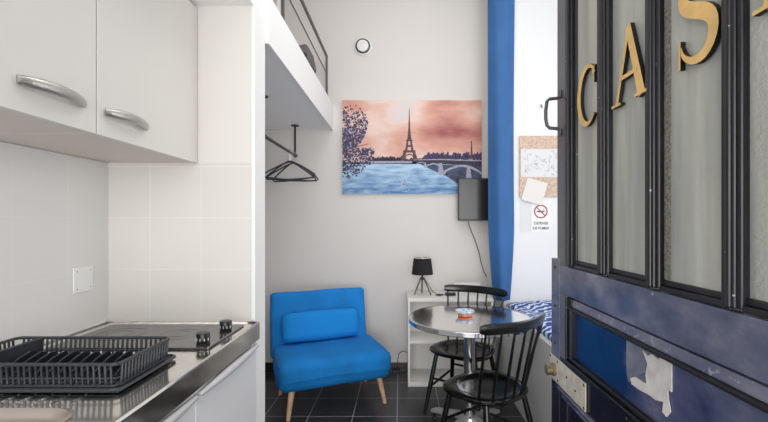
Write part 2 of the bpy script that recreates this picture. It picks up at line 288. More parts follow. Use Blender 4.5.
# ------------------------------------------------------------------ mesh builder
class MB:
    def __init__(s): s.v = []; s.f = []; s.mi = []; s.cur = 0
    def add(s, vs, fs):
        o = len(s.v); s.v += [tuple(x) for x in vs]; s.f += [tuple(i+o for i in f) for f in fs]; s.mi += [s.cur]*len(fs); return s
    def box(s, x0, x1, y0, y1, z0, z1, rot=None, c=None):
        vs = [Vector((x, y, z)) for z in (z0, z1) for y in (y0, y1) for x in (x0, x1)]
        if rot is not None:
            c = Vector(c) if c is not None else Vector(((x0+x1)/2, (y0+y1)/2, (z0+z1)/2))
            vs = [rot @ (p-c)+c for p in vs]
        return s.add(vs, [(0, 2, 3, 1), (4, 5, 7, 6), (0, 1, 5, 4), (2, 6, 7, 3), (0, 4, 6, 2), (1, 3, 7, 5)])
    def tube(s, pts, r, n=10, cap=True, closed=False, flat=1.0):
        pts = [Vector(p) for p in pts]; L = len(pts); rr = r if isinstance(r, (list, tuple)) else [r]*L
        rings = []; up = None
        for i, p in enumerate(pts):
            if closed: t = pts[(i+1) % L]-pts[i-1]
            else: t = pts[min(i+1, L-1)]-pts[max(i-1, 0)]
            t.normalize()
            if up is None:
                up = Vector((0, 0, 1)) if abs(t.z) < 0.9 else Vector((1, 0, 0))
            a = t.cross(up); a.normalize(); bb = a.cross(t); bb.normalize(); up = bb
            rings.append([p+(a*math.cos(2*PI*k/n)*flat+bb*math.sin(2*PI*k/n))*rr[i] for k in range(n)])
        vs = [q for rg in rings for q in rg]; fs = []
        for i in range(L if closed else L-1):
            j = (i+1) % L
            for k in range(n):
                fs.append((i*n+k, i*n+(k+1) % n, j*n+(k+1) % n, j*n+k))
        if cap and not closed:
            fs.append(tuple(range(n))[::-1]); fs.append(tuple((L-1)*n+k for k in range(n)))
        return s.add(vs, fs)
    def lathe(s, prof, c=(0, 0, 0), n=32, axis='Z'):
        vs = []; L = len(prof)
        for r, z in prof:
            for k in range(n):
                a = 2*PI*k/n; p = (r*math.cos(a), r*math.sin(a), z)
                if axis == 'X': p = (p[2], p[0], p[1])
                if axis == 'Y': p = (p[0], p[2], p[1])
                vs.append((p[0]+c[0], p[1]+c[1], p[2]+c[2]))
        fs = [(i*n+k, i*n+(k+1) % n, (i+1)*n+(k+1) % n, (i+1)*n+k) for i in range(L-1) for k in range(n)]
        fs.append(tuple(range(n))[::-1]); fs.append(tuple((L-1)*n+k for k in range(n)))
        return s.add(vs, fs)
    def prism(s, poly, d0, d1, fn):
        """poly: 2D points; fn(u, v, d) -> 3D"""
        n = len(poly)
        vs = [fn(u, v, d0) for u, v in poly]+[fn(u, v, d1) for u, v in poly]
        fs = [tuple(range(n)), tuple(range(2*n-1, n-1, -1))]+[(i, (i+1) % n, n+(i+1) % n, n+i) for i in range(n)]
        return s.add(vs, fs)
    def ribbon(s, path, widths, d0, d1, fn, m_front=0, m_side=1):
        s.rb = getattr(s, 'rb', 0)+1; d1 = d1+0.0005*s.rb
        P = [Vector(p) for p in path]; L = len(P); a = []; b = []
        for i in range(L):
            t = (P[min(i+1, L-1)]-P[max(i-1, 0)]).normalized(); nn = Vector((-t.y, t.x)); wd = widths[i]/2
            a.append(P[i]+nn*wd); b.append(P[i]-nn*wd)
        for i in range(L-1):
            q = [a[i], a[i+1], b[i+1], b[i]]
            vs = [fn(p.x, p.y, d0) for p in q]+[fn(p.x, p.y, d1) for p in q]
            s.cur = m_front; s.add(vs, [(4, 5, 6, 7)]); s.cur = m_side
            fs = [(3, 2, 1, 0), (0, 1, 5, 4), (2, 3, 7, 6)]
            if i == 0: fs.append((3, 0, 4, 7))
            if i == L-2: fs.append((1, 2, 6, 5))
            s.add(vs, fs)
        return s
    def soft(s, c, size, r, n=10, fn=None, rot=None):
        """rounded subdivided box; fn(p) displaces local points"""
        hx, hy, hz = size[0]/2, size[1]/2, size[2]/2; idx = {}; vs = []; fs = []
        def vid(i, j, k):
            key = (i, j, k)
            if key not in idx:
                q = Vector(((2*i/n-1)*hx, (2*j/n-1)*hy, (2*k/n-1)*hz))
                rx = Vector((min(r, hx), min(r, hy), min(r, hz)))
                inn = Vector((max(-hx+rx.x, min(hx-rx.x, q.x)), max(-hy+rx.y, min(hy-rx.y, q.y)), max(-hz+rx.z, min(hz-rx.z, q.z))))
                d = q-inn; dd = Vector((d.x/rx.x, d.y/rx.y, d.z/rx.z))
                if dd.length > 1e-6:
                    m_ = max(abs(dd.x), abs(dd.y), abs(dd.z)); dd = dd.normalized()*m_
                    q = inn+Vector((dd.x*rx.x, dd.y*rx.y, dd.z*rx.z))
                if fn: q = fn(q)
                if rot is not None: q = rot @ q
                idx[key] = len(vs); vs.append(q+Vector(c))
            return idx[key]
        for i in range(n):
            for j in range(n):
                fs += [(vid(i, j, 0), vid(i, j+1, 0), vid(i+1, j+1, 0), vid(i+1, j, 0)), (vid(i, j, n), vid(i+1, j, n), vid(i+1, j+1, n), vid(i, j+1, n)),
                       (vid(i, 0, j), vid(i+1, 0, j), vid(i+1, 0, j+1), vid(i, 0, j+1)), (vid(i, n, j), vid(i, n, j+1), vid(i+1, n, j+1), vid(i+1, n, j)),
                       (vid(0, i, j), vid(0, i, j+1), vid(0, i+1, j+1), vid(0, i+1, j)), (vid(n, i, j), vid(n, i+1, j), vid(n, i+1, j+1), vid(n, i, j+1))]
        return s.add(vs, fs)

def root_loc(o):
    p = Vector((0, 0, 0))
    while o is not None: p += o.location; o = o.parent
    return p

def build(name, mb, mats, parent=None, smooth=False, bevel=0.0, world=True, subs=0, recenter=True, fixn=True):
    me = bpy.data.meshes.new(name); vs = mb.v; loc = Vector((0, 0, 0))
    if parent is not None and world:
        off = root_loc(parent); vs = [tuple(Vector(v)-off) for v in vs]
    elif parent is None and recenter and world:
        xs = [v[0] for v in vs]; ys = [v[1] for v in vs]; zs = [v[2] for v in vs]
        loc = Vector(((min(xs)+max(xs))/2, (min(ys)+max(ys))/2, min(zs))); vs = [tuple(Vector(v)-loc) for v in vs]
    me.from_pydata(vs, [], mb.f)
    if not isinstance(mats, (list, tuple)): mats = [mats]
    for m in mats: me.materials.append(M[m] if isinstance(m, str) else m)
    me.polygons.foreach_set('material_index', mb.mi)
    if fixn:
        b = bmesh.new(); b.from_mesh(me); bmesh.ops.recalc_face_normals(b, faces=b.faces); b.to_mesh(me); b.free()
    if smooth:
        me.polygons.foreach_set('use_smooth', [True]*len(me.polygons))
        try: me.set_sharp_from_angle(angle=math.radians(42))
        except Exception: pass
    me.update()
    o = bpy.data.objects.new(name, me); COL.objects.link(o)
    if parent is not None: o.parent = parent
    o.location = loc
    if bevel > 0:
        md = o.modifiers.new('bevel', 'BEVEL'); md.width = bevel; md.segments = 2; md.limit_method = 'ANGLE'; md.harden_normals = False
    if subs:
        md = o.modifiers.new('sub', 'SUBSURF'); md.levels = subs; md.render_levels = subs
    return o

def thing(name, label, cat, loc=(0, 0, 0), rz=0, group=None, kind=None):
    o = bpy.data.objects.new(name, None); COL.objects.link(o); o.location = loc; o.rotation_euler = (0, 0, rz); o.empty_display_size = 0.1
    if label: o['label'] = label
    if cat: o['category'] = cat
    if group: o['group'] = group
    if kind: o['kind'] = kind
    return o
def tag(o, label, cat, group=None):
    o['label'] = label; o['category'] = cat
    if group: o['group'] = group
    return o
def struct(name, mb, m, **kw):
    o = build(name, mb, m, **kw)
    if o.parent is None: o['kind'] = 'structure'
    return o
def copy_tree(o, parent=None):
    c = o.copy(); COL.objects.link(c); c.parent = parent
    for ch in list(o.children): copy_tree(ch, c)
    return c
def PX(x, y, Y): return Vector(((x-401)/F*Y, Y, H-(y-222)/F*Y))
def box(*a): return MB().box(*a)
def text_mesh(mb, txt, size, fn):
    cu = bpy.data.curves.new('t', 'FONT'); cu.body = txt; cu.size = size; cu.align_x = 'CENTER'; cu.offset = size*0.012
    o = bpy.data.objects.new('t', cu); COL.objects.link(o)
    dg = bpy.context.evaluated_depsgraph_get(); me = bpy.data.meshes.new_from_object(o.evaluated_get(dg))
    mb.add([fn(v.co.x, v.co.y) for v in me.vertices], [tuple(p.vertices) for p in me.polygons])
    bpy.data.objects.remove(o); bpy.data.curves.remove(cu); bpy.data.meshes.remove(me)

# ------------------------------------------------------------------ the setting
YB = 3.70      # back wall
YK = 1.763     # kitchen end wall
XL = -1.26     # left wall
YA = 3.385     # alcove wall behind the bed
CZ = 3.6
struct('floor', box(-1.4, 2.55, -0.6, 3.85, -0.1, 0), 'floor')
struct('ceiling', box(-1.4, 2.55, -0.6, 3.85, CZ, CZ+0.1), 'ceil')
struct('wall_back', box(-1.4, 0.85, YB, YB+0.15, 0, CZ), 'wall')
struct('wall_alcove', box(0.85, 2.55, YA, YB+0.15, 0, CZ), 'wall_bright')
struct('wall_left', box(-1.4, XL, -0.6, YB, 0, CZ), 'wall')
rw = MB()
rw.box(2.4, 2.55, -0.6, 1.35, 0, CZ).box(2.4, 2.55, 2.85, YA, 0, CZ).box(2.4, 2.55, 1.35, 2.85, 0, 1.05).box(2.4, 2.55, 1.35, 2.85, 2.75, CZ)
struct('wall_right', rw, 'wall_bright')
wn = thing('window_1', None, None, (2.47, 2.1, 1.05), kind='structure')
fr = MB().box(2.44, 2.50, 1.35, 1.41, 1.05, 2.75).box(2.44, 2.50, 2.79, 2.85, 1.05, 2.75).box(2.44, 2.50, 2.07, 2.13, 1.11, 2.69).box(2.44, 2.50, 1.41, 2.79, 1.05, 1.11).box(2.44, 2.50, 1.41, 2.79, 2.69, 2.75)
build('window_frame', fr, 'white', wn, bevel=0.004)
build('pane', box(2.468, 2.472, 1.41, 2.07, 1.11, 2.69), 'glass', wn)
build('pane', box(2.468, 2.472, 2.13, 2.79, 1.11, 2.69), 'glass', wn)
# partition closing the kitchen
struct('wall_partition', box(XL, -0.628, YK, 1.893, 0, CZ), 'beam')
struct('ceiling_kitchen', box(XL, -0.628, -0.6, YK, 2.275, 2.40), 'ceil')
struct('trim_1', box(XL, -0.640, YK-0.008, YK, 1.602, 2.275), 'cab')                 # board above the tiles
struct('trim_2', box(-0.640, -0.624, YK-0.010, YK+0.0, 0.93, 2.275), 'white_p', bevel=0.002)
struct('trim_3', box(XL+0.006, -0.640, YK-0.006, YK, 0.925, 1.602), 'tileb')
struct('trim_4', box(XL, XL+0.006, -0.2, YK, 0.925, 1.602), 'tilel')
# loft floor and fascia
struct('ceiling_loft', box(XL, -0.628, 1.893, YB, 2.185, 2.39), 'ceil')
struct('trim_5', box(-0.628, -0.610, 1.893, YB, 2.175, 2.405), 'beam', bevel=0.002)
struct('baseboard_back', box(XL, 0.85, YB-0.012, YB, 0, 0.084), 'base', bevel=0.001)
struct('baseboard_left', box(XL, XL+0.012, 1.893, YB-0.012, 0, 0.084), 'base')

# ------------------------------------------------------------------ entrance door, opened inward
XD = 0.5
D = thing('door_1', None, None, (XD+0.02, 0.86, 0), kind='structure')
Y0, Y1 = 0.36, 1.314
zt, zrt, zrb = 2.75, 1.215, 1.127
zpt, zpb = 1.0975, 0.945
def obj(name, mb, m, **kw): return build(name, mb, m, D, **kw)
# stiles
obj('stile', box(XD, XD+0.045, 1.235, Y1, 0.925, zt), 'door_stile', bevel=0.003)
obj('stile', box(XD, XD+0.045, 1.235, Y1, 0.02, 0.925), 'door_low', bevel=0.003)
obj('stile', box(XD, XD+0.045, Y0, 0.40, 0.02, zt), 'door_stile', bevel=0.003)
obj('edge_strip', box(XD-0.002, XD+0.043, 1.29, 1.358, 0.86, 1.232), 'door_rail', bevel=0.002)
obj('edge_strip', box(XD-0.002, XD+0.043, 1.29, 1.358, 0.02, 0.86), 'door_low', bevel=0.002)
es = MB()
for z in (1.205, 0.96, 1.08): es.lathe([(0.0, -0.006), (0.004, -0.005), (0.0045, -0.002)], (XD, 1.325, z), 10, 'X')
obj('nail_head', es, 'door_dark')
# stile moulding (dark), muntins with stepped profile
def moulding(mb, y0, y1, z0, z1, steps=((0, 0.006), (0.22, -0.004), (0.36, -0.012))):
    wd = y1-y0
    for k, xo in steps:
        mb.box(XD+xo, XD+0.04, y0+wd*k, y1-wd*k, z0, z1)
pane_y = [(1.036, 1.184), (0.832, 0.987), (0.6330, 0.792), (0.43, 0.600)]
m_ = MB(); m_.box(XD-0.004, XD+0.04, 1.195, 1.236, zrt+0.006, zt-0.1).box(XD-0.012, XD+0.04, 1.203, 1.222, zrt+0.006, zt-0.1).box(XD+0.003, XD+0.04, 1.180, 1.197, zrt+0.006, zt-0.1)
obj('moulding', m_, 'door_dark', bevel=0.003)
for i in range(3):
    a, b = pane_y[i+1][1], pane_y[i][0]
    c = (a+b)/2
    w2 = (b-a)/2; m_ = MB(); m_.box(XD-0.004, XD+0.04, a-0.002, b+0.004, zrt+0.006, zt-0.1).box(XD-0.008, XD+0.04, c-w2*0.62, c+w2*0.62, zrt+0.006, zt-0.1).box(XD-0.011, XD+0.04, c-w2*0.25, c+w2*0.25, zrt+0.006, zt-0.1)
    obj('glazing_bar', m_, 'door_dark', bevel=0.003)
for a, b in pane_y:
    obj('pane', box(XD+0.009, XD+0.014, a, b, zrt+0.012, zt-0.1), 'pane')
    m_ = MB().box(XD-0.002, XD+0.03, a, b, zrt+0.002, zrt+0.013).box(XD+0.004, XD+0.03, a, b, zrt+0.013, zrt+0.024)
    obj('glazing_bead', m_, 'door_dark', bevel=0.002)
pt = obj('putty_strip', box(XD+0.0075, XD+0.0095, pane_y[2][1]-0.020, pane_y[2][1], zrt+0.026, zt-0.1), 'putty')
obj('top_rail', box(XD, XD+0.045, 0.40, 1.235, zt-0.1, zt), 'door_stile', bevel=0.003)
obj('middle_rail', box(XD-0.0015, XD+0.045, 0.40, 1.290, zrb, zrt), 'door_rail', bevel=0.003)
# panel between the rails with its frame of beads
m_ = MB()
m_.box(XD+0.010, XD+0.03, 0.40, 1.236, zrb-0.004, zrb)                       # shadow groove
m_.box(XD-0.006, XD+0.03, 0.40, 1.225, zpt-0.007, zpt+0.001)                 # upper bead
m_.box(XD-0.004, XD+0.03, 0.40, 1.225, zpb-0.003, zpb+0.007)
m_.box(XD-0.010, XD+0.03, 0.40, 1.236, zpb-0.014, zpb-0.006)
m_.box(XD-0.006, XD+0.03, 1.195, 1.206, zpb, zpt).box(XD+0.0, XD+0.03, 1.206, 1.236, zpb-0.004, zrb-0.004)
m_.box(XD-0.008, XD+0.03, 1.222, 1.232, zpb-0.004, zrb-0.004)
obj('panel_moulding', m_, 'door_dark', bevel=0.002)
obj('panel_border', box(XD+0.004, XD+0.03, 0.40, 1.206, zpt+0.001, zrb-0.005), 'door_chip', bevel=0.002)
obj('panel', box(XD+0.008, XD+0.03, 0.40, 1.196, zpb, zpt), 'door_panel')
obj('lock_rail', box(XD-0.0015, XD+0.045, 0.40, 1.290, 0.835, zpb-0.014), 'door_low', bevel=0.003)
m_ = MB().box(XD-0.010, XD+0.03, 0.40, 1.29, 0.826, 0.836).box(XD-0.004, XD+0.03, 0.40, 1.27, 0.808, 0.818)
obj('lower_moulding', m_, 'door_rail', bevel=0.003)
obj('lower_panel', box(XD+0.010, XD+0.03, 0.40, 1.290, 0.16, 0.835), 'door_low')
obj('bottom_rail', box(XD-0.0015, XD+0.045, 0.40, 1.290, 0.02, 0.16), 'door_low', bevel=0.003)
# lock plate with screws
lp = obj('lock_plate', box(XD-0.007, XD-0.003, 1.098, 1.358, 0.84, 0.918), 'cream_plate', bevel=0.001)
lp['label'] = 'cream painted metal lock plate'
s_ = MB()
for y, z in ((1.105, 0.91), (1.105, 0.848), (1.22, 0.888), (1.16, 0.872), (1.29, 0.91), (1.35, 0.912), (1.29, 0.85)):
    s_.lathe([(0.0, -0.0085), (0.0035, -0.0085), (0.0042, -0.006)], (XD, y, z), 10, 'X')
build('screw', s_, 'dark_metal', lp)
kn = MB().lathe([(0.0, -0.034), (0.015, -0.034), (0.018, -0.032), (0.018, -0.025), (0.016, -0.023), (0.016, -0.017), (0.020, -0.014), (0.020, -0.007)], (XD, 1.318, 0.876), 24, 'X')
k_ = obj('latch_knob', kn, 'brass', smooth=True); k_['label'] = 'small aged brass latch knob'
# pull handle
hp = [(XD-0.0, 1.282, 1.743), (XD-0.012, 1.282, 1.737), (XD-0.035, 1.283, 1.735), (XD-0.043, 1.283, 1.728), (XD-0.047, 1.283, 1.70), (XD-0.047, 1.283, 1.672), (XD-0.043, 1.283, 1.652), (XD-0.035, 1.283, 1.644), (XD-0.012, 1.282, 1.642), (XD, 1.282, 1.636)]
hm = MB().tube(hp, 0.0052, 10)
for z, sg in ((1.743, 1), (1.636, -1)):
    hm.tube([(XD-0.003, 1.279, z-0.004*sg), (XD-0.003, 1.279, z+0.008*sg), (XD-0.003, 1.279, z+0.017*sg)], [0.007, 0.0045, 0.006], 10)
h_ = obj('pull_handle', hm, 'iron', smooth=True); h_['label'] = 'small dark wrought pull handle'

# gilt letters: u runs from the free edge towards the hinges, v up
def LF(yc, zb):
    return lambda u, v, d: (XD+0.0085-d, yc-u, zb+v)
def arc(cx, cy, rx, ry, a0, a1, n):
    return [(cx+rx*math.cos(math.radians(a0+(a1-a0)*i/n)), cy+ry*math.sin(math.radians(a0+(a1-a0)*i/n))) for i in range(n+1)]
DT = (0.002, 0.0105)
def letter_C():
    m = MB(); f = LF(1.094, 1.606)
    p = arc(0, 0.0825, 0.053, 0.076, 48, 312, 30)
    wd = [0.006+0.016*max(0, math.sin(PI*i/30))**1.3 for i in range(31)]
    m.ribbon(p, wd, *DT, f)
    m.ribbon([(0.038, 0.150), (0.037, 0.105)], [0.004, 0.003], *DT, f)
    m.ribbon([(0.030, 0.140), (0.039, 0.128)], [0.012, 0.014], *DT, f)
    return m
def letter_A(yc, zb):
    m = MB(); f = LF(yc, zb)
    m.ribbon([(-0.050, 0.0), (0.0, 0.165)], [0.011, 0.011], *DT, f)
    m.ribbon([(0.050, 0.0), (-0.002, 0.165)], [0.025, 0.020], *DT, f)
    m.ribbon([(-0.034, 0.058), (0.032, 0.058)], [0.009, 0.009], *DT, f)
    m.ribbon([(-0.069, 0.003), (-0.030, 0.003)], [0.006, 0.006], *DT, f)
    m.ribbon([(0.026, 0.003), (0.072, 0.003)], [0.006, 0.006], *DT, f)
    return m
def letter_S():
    m = MB(); f0 = LF(0.690, 1.620); f = lambda u, v, d: f0(u*0.88, v*0.97, d)
    def bez(P, n):
        out = []
        for i in range(n+1):
            t = i/n; q = [Vector(p) for p in P]
            while len(q) > 1: q = [q[k].lerp(q[k+1], t) for k in range(len(q)-1)]
            out.append(tuple(q[0]))
        return out
    top = bez([(0.040, 0.128), (0.030, 0.178), (-0.044, 0.178), (-0.040, 0.122)], 12)
    mid = bez([(-0.040, 0.122), (-0.034, 0.088), (0.044, 0.090), (0.042, 0.044)], 12)[1:]
    bot = bez([(0.042, 0.044), (0.036, -0.012), (-0.036, -0.004), (-0.046, 0.040)], 12)[1:]
    p = top+mid+bot; L = len(p)-1
    wd = [0.006+0.022*math.sin(PI*i/L)**1.2 for i in range(L+1)]
    m.ribbon(p, wd, *DT, f)
    m.ribbon([(-0.048, 0.0), (-0.047, 0.052)], [0.006, 0.005], *DT, f)
    m.ribbon([(0.042, 0.165), (0.041, 0.118)], [0.006, 0.005], *DT, f)
    return m
for nm, mb_ in (('C', letter_C()), ('A', letter_A(0.897, 1.615)), ('S', letter_S()), ('A', letter_A(0.510, 1.640))):
    o = obj('letter', mb_, ['gold', 'letter_side'], fixn=False); o['label'] = 'gilded letter %s with black edges' % nm

# torn poster left on the panel
def DP(px, py, x=XD+0.006):
    Y = x*F/(px-401); return (x, Y, H-(py-222)/F*Y)
def dpoly(pts, x0, x1):
    n = len(pts); a = [DP(px, py, XD+0.006) for px, py in pts]
    vs = [(x0, y, z) for _, y, z in a]+[(x1, y, z) for _, y, z in a]
    return MB().add(vs, [tuple(range(n)), tuple(range(2*n-1, n-1, -1))]+[(i, (i+1) % n, n+(i+1) % n, n+i) for i in range(n)])
M['torn_grey'] = mat('old_poster_grey', (128, 132, 146), 0.7, col2=(96, 102, 124), vscale=25)
M['torn_white'] = mat('torn_paper', (214, 210, 206), 0.9, col2=(186, 184, 184), vscale=30)
o = obj('poster_remnant', dpoly([(626, 338), (672, 357), (672, 392), (655, 388), (645, 372), (628, 382), (626, 370)], XD+0.0068, XD+0.008), 'torn_grey'); o['label'] = 'grey remains of an old poster'
tw = dpoly([(643, 350), (648, 356), (653, 354), (658, 359), (664, 357), (672, 361), (672, 392), (668, 390), (669, 400), (671, 412), (667, 417), (663, 412), (664, 402), (656, 400), (650, 395), (640, 390), (632, 384), (631, 378), (636, 377), (643, 382), (647, 384), (646, 374), (648, 364)], XD+0.0045, XD+0.0067)
o = obj('torn_paper', tw, 'torn_white'); o['label'] = 'torn white scrap of poster paper'

# ------------------------------------------------------------------ kitchen
# worktop in stainless steel with a sink opening
ZC = 0.92; XF = -0.604
K = thing('kitchen_worktop', 'polished stainless steel worktop with a sink along the left kitchen wall', 'worktop', (-0.93, 0.98, 0.84))
bm = bmesh.new()
def loop(pts):
    v = [bm.verts.new(p) for p in pts]; return [bm.edges.new((v[i], v[(i+1) % len(v)])) for i in range(len(v))], v
e1, v1 = loop([(XL+0.006, 0.15, ZC), (XF, 0.15, ZC), (XF, YK-0.010, ZC), (XL+0.006, YK-0.010, ZC)])
def rr_(x0, x1, y0, y1, r, z, n=6):
    out = []
    for cx, cy, a0 in ((x1-r, y1-r, 0), (x0+r, y1-r, 90), (x0+r, y0+r, 180), (x1-r, y0+r, 270)):
        out += [(cx+r*math.cos(math.radians(a0+90*i/n)), cy+r*math.sin(math.radians(a0+90*i/n)), z) for i in range(n+1)]
    return out
SX0, SX1, SY0, SY1 = -1.17, -0.735, 0.50, 0.935
e2, v2 = loop(rr_(SX0, SX1, SY0, SY1, 0.06, ZC))
bmesh.ops.triangle_fill(bm, edges=e1+e2, use_beauty=True)
me = bpy.data.meshes.new('tmp'); bm.to_mesh(me); bm.free()
wt = MB(); wt.add([tuple(v.co) for v in me.vertices], [tuple(p.vertices) for p in me.polygons])
wt.box(XF-0.012, XF, 0.15, YK-0.010, 0.852, ZC-0.0005)
wt.tube([(XF-0.006, 0.15, ZC), (XF-0.006, YK-0.010, ZC)], 0.005, 8)
wt.box(XL+0.006, XF-0.012, YK-0.016, YK-0.010, 0.852, ZC+0.006)
build('steel_top', wt, 'steel', K, fixn=False)
sk = MB(); prev = None; ring = []
for (dx, z) in ((-0.012, ZC+0.001), (-0.004, ZC+0.004), (0.0, ZC), (0.006, ZC-0.02), (0.012, ZC-0.14), (0.04, ZC-0.155)):
    ring.append(rr_(SX0+dx, SX1-dx, SY0+dx, SY1-dx, 0.06, z))
n_ = len(ring[0]); vs = [p for r in ring for p in r]
fs = [(i*n_+k, i*n_+(k+1) % n_, (i+1)*n_+(k+1) % n_, (i+1)*n_+k) for i in range(len(ring)-1) for k in range(n_)]
fs.append(tuple((len(ring)-1)*n_+k for k in range(n_)))
sk.add(vs, fs); build('sink_bowl', sk, 'sink', K, smooth=True, fixn=False)
dr = MB()
for i in range(9): dr.tube([(-1.12+i*0.042, 0.965, ZC+0.0005), (-1.12+i*0.042, 1.36, ZC+0.0005)], 0.0022, 6)
build('drainer_rib', dr, 'steel', K)

# hob
hb = thing('induction_hob', 'flat black glass two-burner hob set into the steel worktop', 'hob', (-0.92, 1.54, ZC))
build('glass_plate', box(-1.19, -0.648, 1.377, 1.695, ZC+0.001, ZC+0.008), 'glass_black', hb, bevel=0.002)
rg = MB()
for cx, r in ((-1.06, 0.085), (-0.83, 0.07)):
    for q in (r, r*0.55):
        rg.tube([(cx+q*math.cos(2*PI*k/40), 1.545+q*math.sin(2*PI*k/40), ZC+0.0083) for k in range(40)], 0.0006, 4, closed=True)
build('cooking_zone', rg, 'grey_metal', hb)
for kx, ky in ((-0.690, 1.43), (-0.684, 1.60)):
    kb = build('control_knob', MB().lathe([(0.020, ZC+0.008), (0.0225, ZC+0.012), (0.0225, ZC+0.043), (0.021, ZC+0.045), (0.0, ZC+0.045)], (kx, ky, 0), 24), 'black', hb, smooth=True)
    tk = MB()
    for a in range(-70, 80, 35):
        t = math.radians(a-90); c_, s_ = math.cos(t), math.sin(t)
        tk.tube([(kx+0.0225*c_, ky+0.0225*s_, ZC+0.018), (kx+0.0225*c_, ky+0.0225*s_, ZC+0.028)], 0.0011, 5)
    build('dial_mark', tk, 'white_mark', kb)

# lower cabinets
def low_cab(y0, y1, label):
    t = thing('base_cabinet', label, 'cabinet', (-0.93, (y0+y1)/2, 0), group='kitchen base cabinets')
    b = MB().box(XL+0.002, -0.641, y0+0.001, y0+0.017, 0.1, 0.851).box(XL+0.002, -0.641, y1-0.017, y1-0.001, 0.1, 0.851).box(XL+0.002, -0.641, y0+0.017, y1-0.017, 0.1, 0.118)
    b.box(XL+0.002, XL+0.01, y0+0.017, y1-0.017, 0.118, 0.851).box(XL+0.05, -0.69, y0+0.01, y1-0.01, 0.0, 0.1)
    build('body', b, 'lowcab', t)
    dd = build('door', box(-0.640, -0.618, y0+0.002, y1-0.002, 0.105, 0.838), 'lowcab', t, bevel=0.003)
    n = 16; P = []; R = []
    for i in range(n+1):
        u = i/n; y = y0+0.008+(y1-y0-0.016)*u
        P.append((-0.612+0.010*math.sin(PI*u), y, 0.826+0.004*math.sin(PI*u))); R.append(0.009+0.006*math.sin(PI*u))
    build('handle', MB().tube(P, R, 12), 'soft_grip', dd, smooth=True)
low_cab(1.232, YK-0.012, 'glossy white base cabinet under the hob beside the partition end')
low_cab(0.62, 1.230, 'glossy white base cabinet below the sink and dish rack')

# upper cabinets
def up_cab(y0, y1, hy0, hy1, label):
    t = thing('wall_cabinet', label, 'cabinet', (-1.06, (y0+y1)/2, 1.604), group='upper kitchen cabinets')
    build('body', box(XL+0.001, -0.889, y0+0.001, y1-0.001, 1.604, 2.262), 'cab_in', t)
    dd = build('door', box(-0.888, -0.869, y0+0.0015, y1-0.0015, 1.601, 2.262), 'cab', t, bevel=0.002)
    n = 18; P = []; R = []
    for i in range(n+1):
        u = i/n; y = hy0+(hy1-hy0)*u
        P.append((-0.864+0.020*math.sin(PI*u)**0.6, y, 1.671+0.004*math.sin(PI*u))); R.append(0.0145-0.004*abs(2*u-1)**4)
    build('handle', MB().tube(P, R, 14, flat=0.55), 'handle', dd, smooth=True)
up_cab(0.582, 1.171, 0.922, 1.118, 'white wall cabinet nearest the camera, handle at its far end')
up_cab(1.173, YK-0.010, 1.198, 1.394, 'white wall cabinet against the kitchen end panel')

# socket plate on the left wall
sp_ = thing('socket_plate', 'white blank socket plate with four small screws on the tiled wall', 'socket', (XL+0.006, 1.62, 1.08))
build('plate', box(XL+0.0062, XL+0.011, 1.565, 1.665, 1.075, 1.175), 'white_p', sp_, bevel=0.002)
for y in (1.582, 1.650):
    for z in (1.09, 1.158):
        build('screw', MB().lathe([(0.0, 0.0058), (0.002, 0.0056), (0.0022, 0.0045)], (XL+0.0062, y, z), 10, 'X'), 'dark_metal', sp_)

# dish rack
R0x, R1x, R0y, R1y = -1.19, -0.715, 1.035, 1.275
rk = thing('dish_rack', 'black plastic dish drying rack on the steel drainer beside the sink', 'dish rack', (-0.95, 1.155, ZC+0.0035))
zb, zr = ZC+0.014, ZC+0.070
tr = MB()
tr.box(R0x-0.004, R1x+0.008, R0y-0.010, R1y+0.010, ZC+0.0035, ZC+0.0075)
tr.tube([Vector(p) for p in rr_(R0x-0.008, R1x+0.012, R0y-0.014, R1y+0.014, 0.022, ZC+0.011)], 0.0045, 8, closed=True)
build('drip_tray', tr, 'rack', rk)
bk = MB()
bk.tube([Vector(p) for p in rr_(R0x, R1x, R0y, R1y, 0.018, zr)], 0.0048, 8, closed=True)
bk.tube([Vector(p) for p in rr_(R0x+0.004, R1x-0.004, R0y+0.004, R1y-0.004, 0.018, zb)], 0.004, 8, closed=True)
bk.tube([Vector(p) for p in rr_(R0x+0.003, R1x-0.003, R0y+0.003, R1y-0.003, 0.018, zb+0.019)], 0.0022, 6, closed=True)
n = 30
for i in range(n+1):
    x = R0x+0.018+(R1x-R0x-0.036)*i/n
    for y, dy in ((R0y, 0.004), (R1y, -0.004)):
        bk.tube([(x, y+dy, zb), (x, y, zr)], 0.0032, 6)
n = 15
for i in range(n+1):
    y = R0y+0.018+(R1y-R0y-0.036)*i/n
    for x, dx in ((R0x, 0.004), (R1x, -0.004)):
        bk.tube([(x+dx, y, zb), (x, y, zr)], 0.0032, 6)
for i in range(1, 24): bk.box(R0x+0.02*i-0.0015, R0x+0.02*i+0.0015, R0y+0.004, R1y-0.004, zb-0.003, zb+0.002)
for i in range(1, 8): bk.box(R0x+0.004, R1x-0.004, R0y+0.03*i-0.002, R0y+0.03*i+0.002, zb-0.004, zb+0.001)
build('basket', bk, 'rack', rk, smooth=False)
ct = MB().box(R0x+0.074, R0x+0.080, R0y+0.004, R1y-0.004, zb, zr-0.001).tube([(R0x+0.077, R0y, zr), (R0x+0.077, R1y, zr)], 0.0042, 8)
ct.box(R0x+0.003, R0x+0.076, 1.15, 1.155, zb, zr-0.006)
build('cutlery_divider', ct, 'rack', rk)
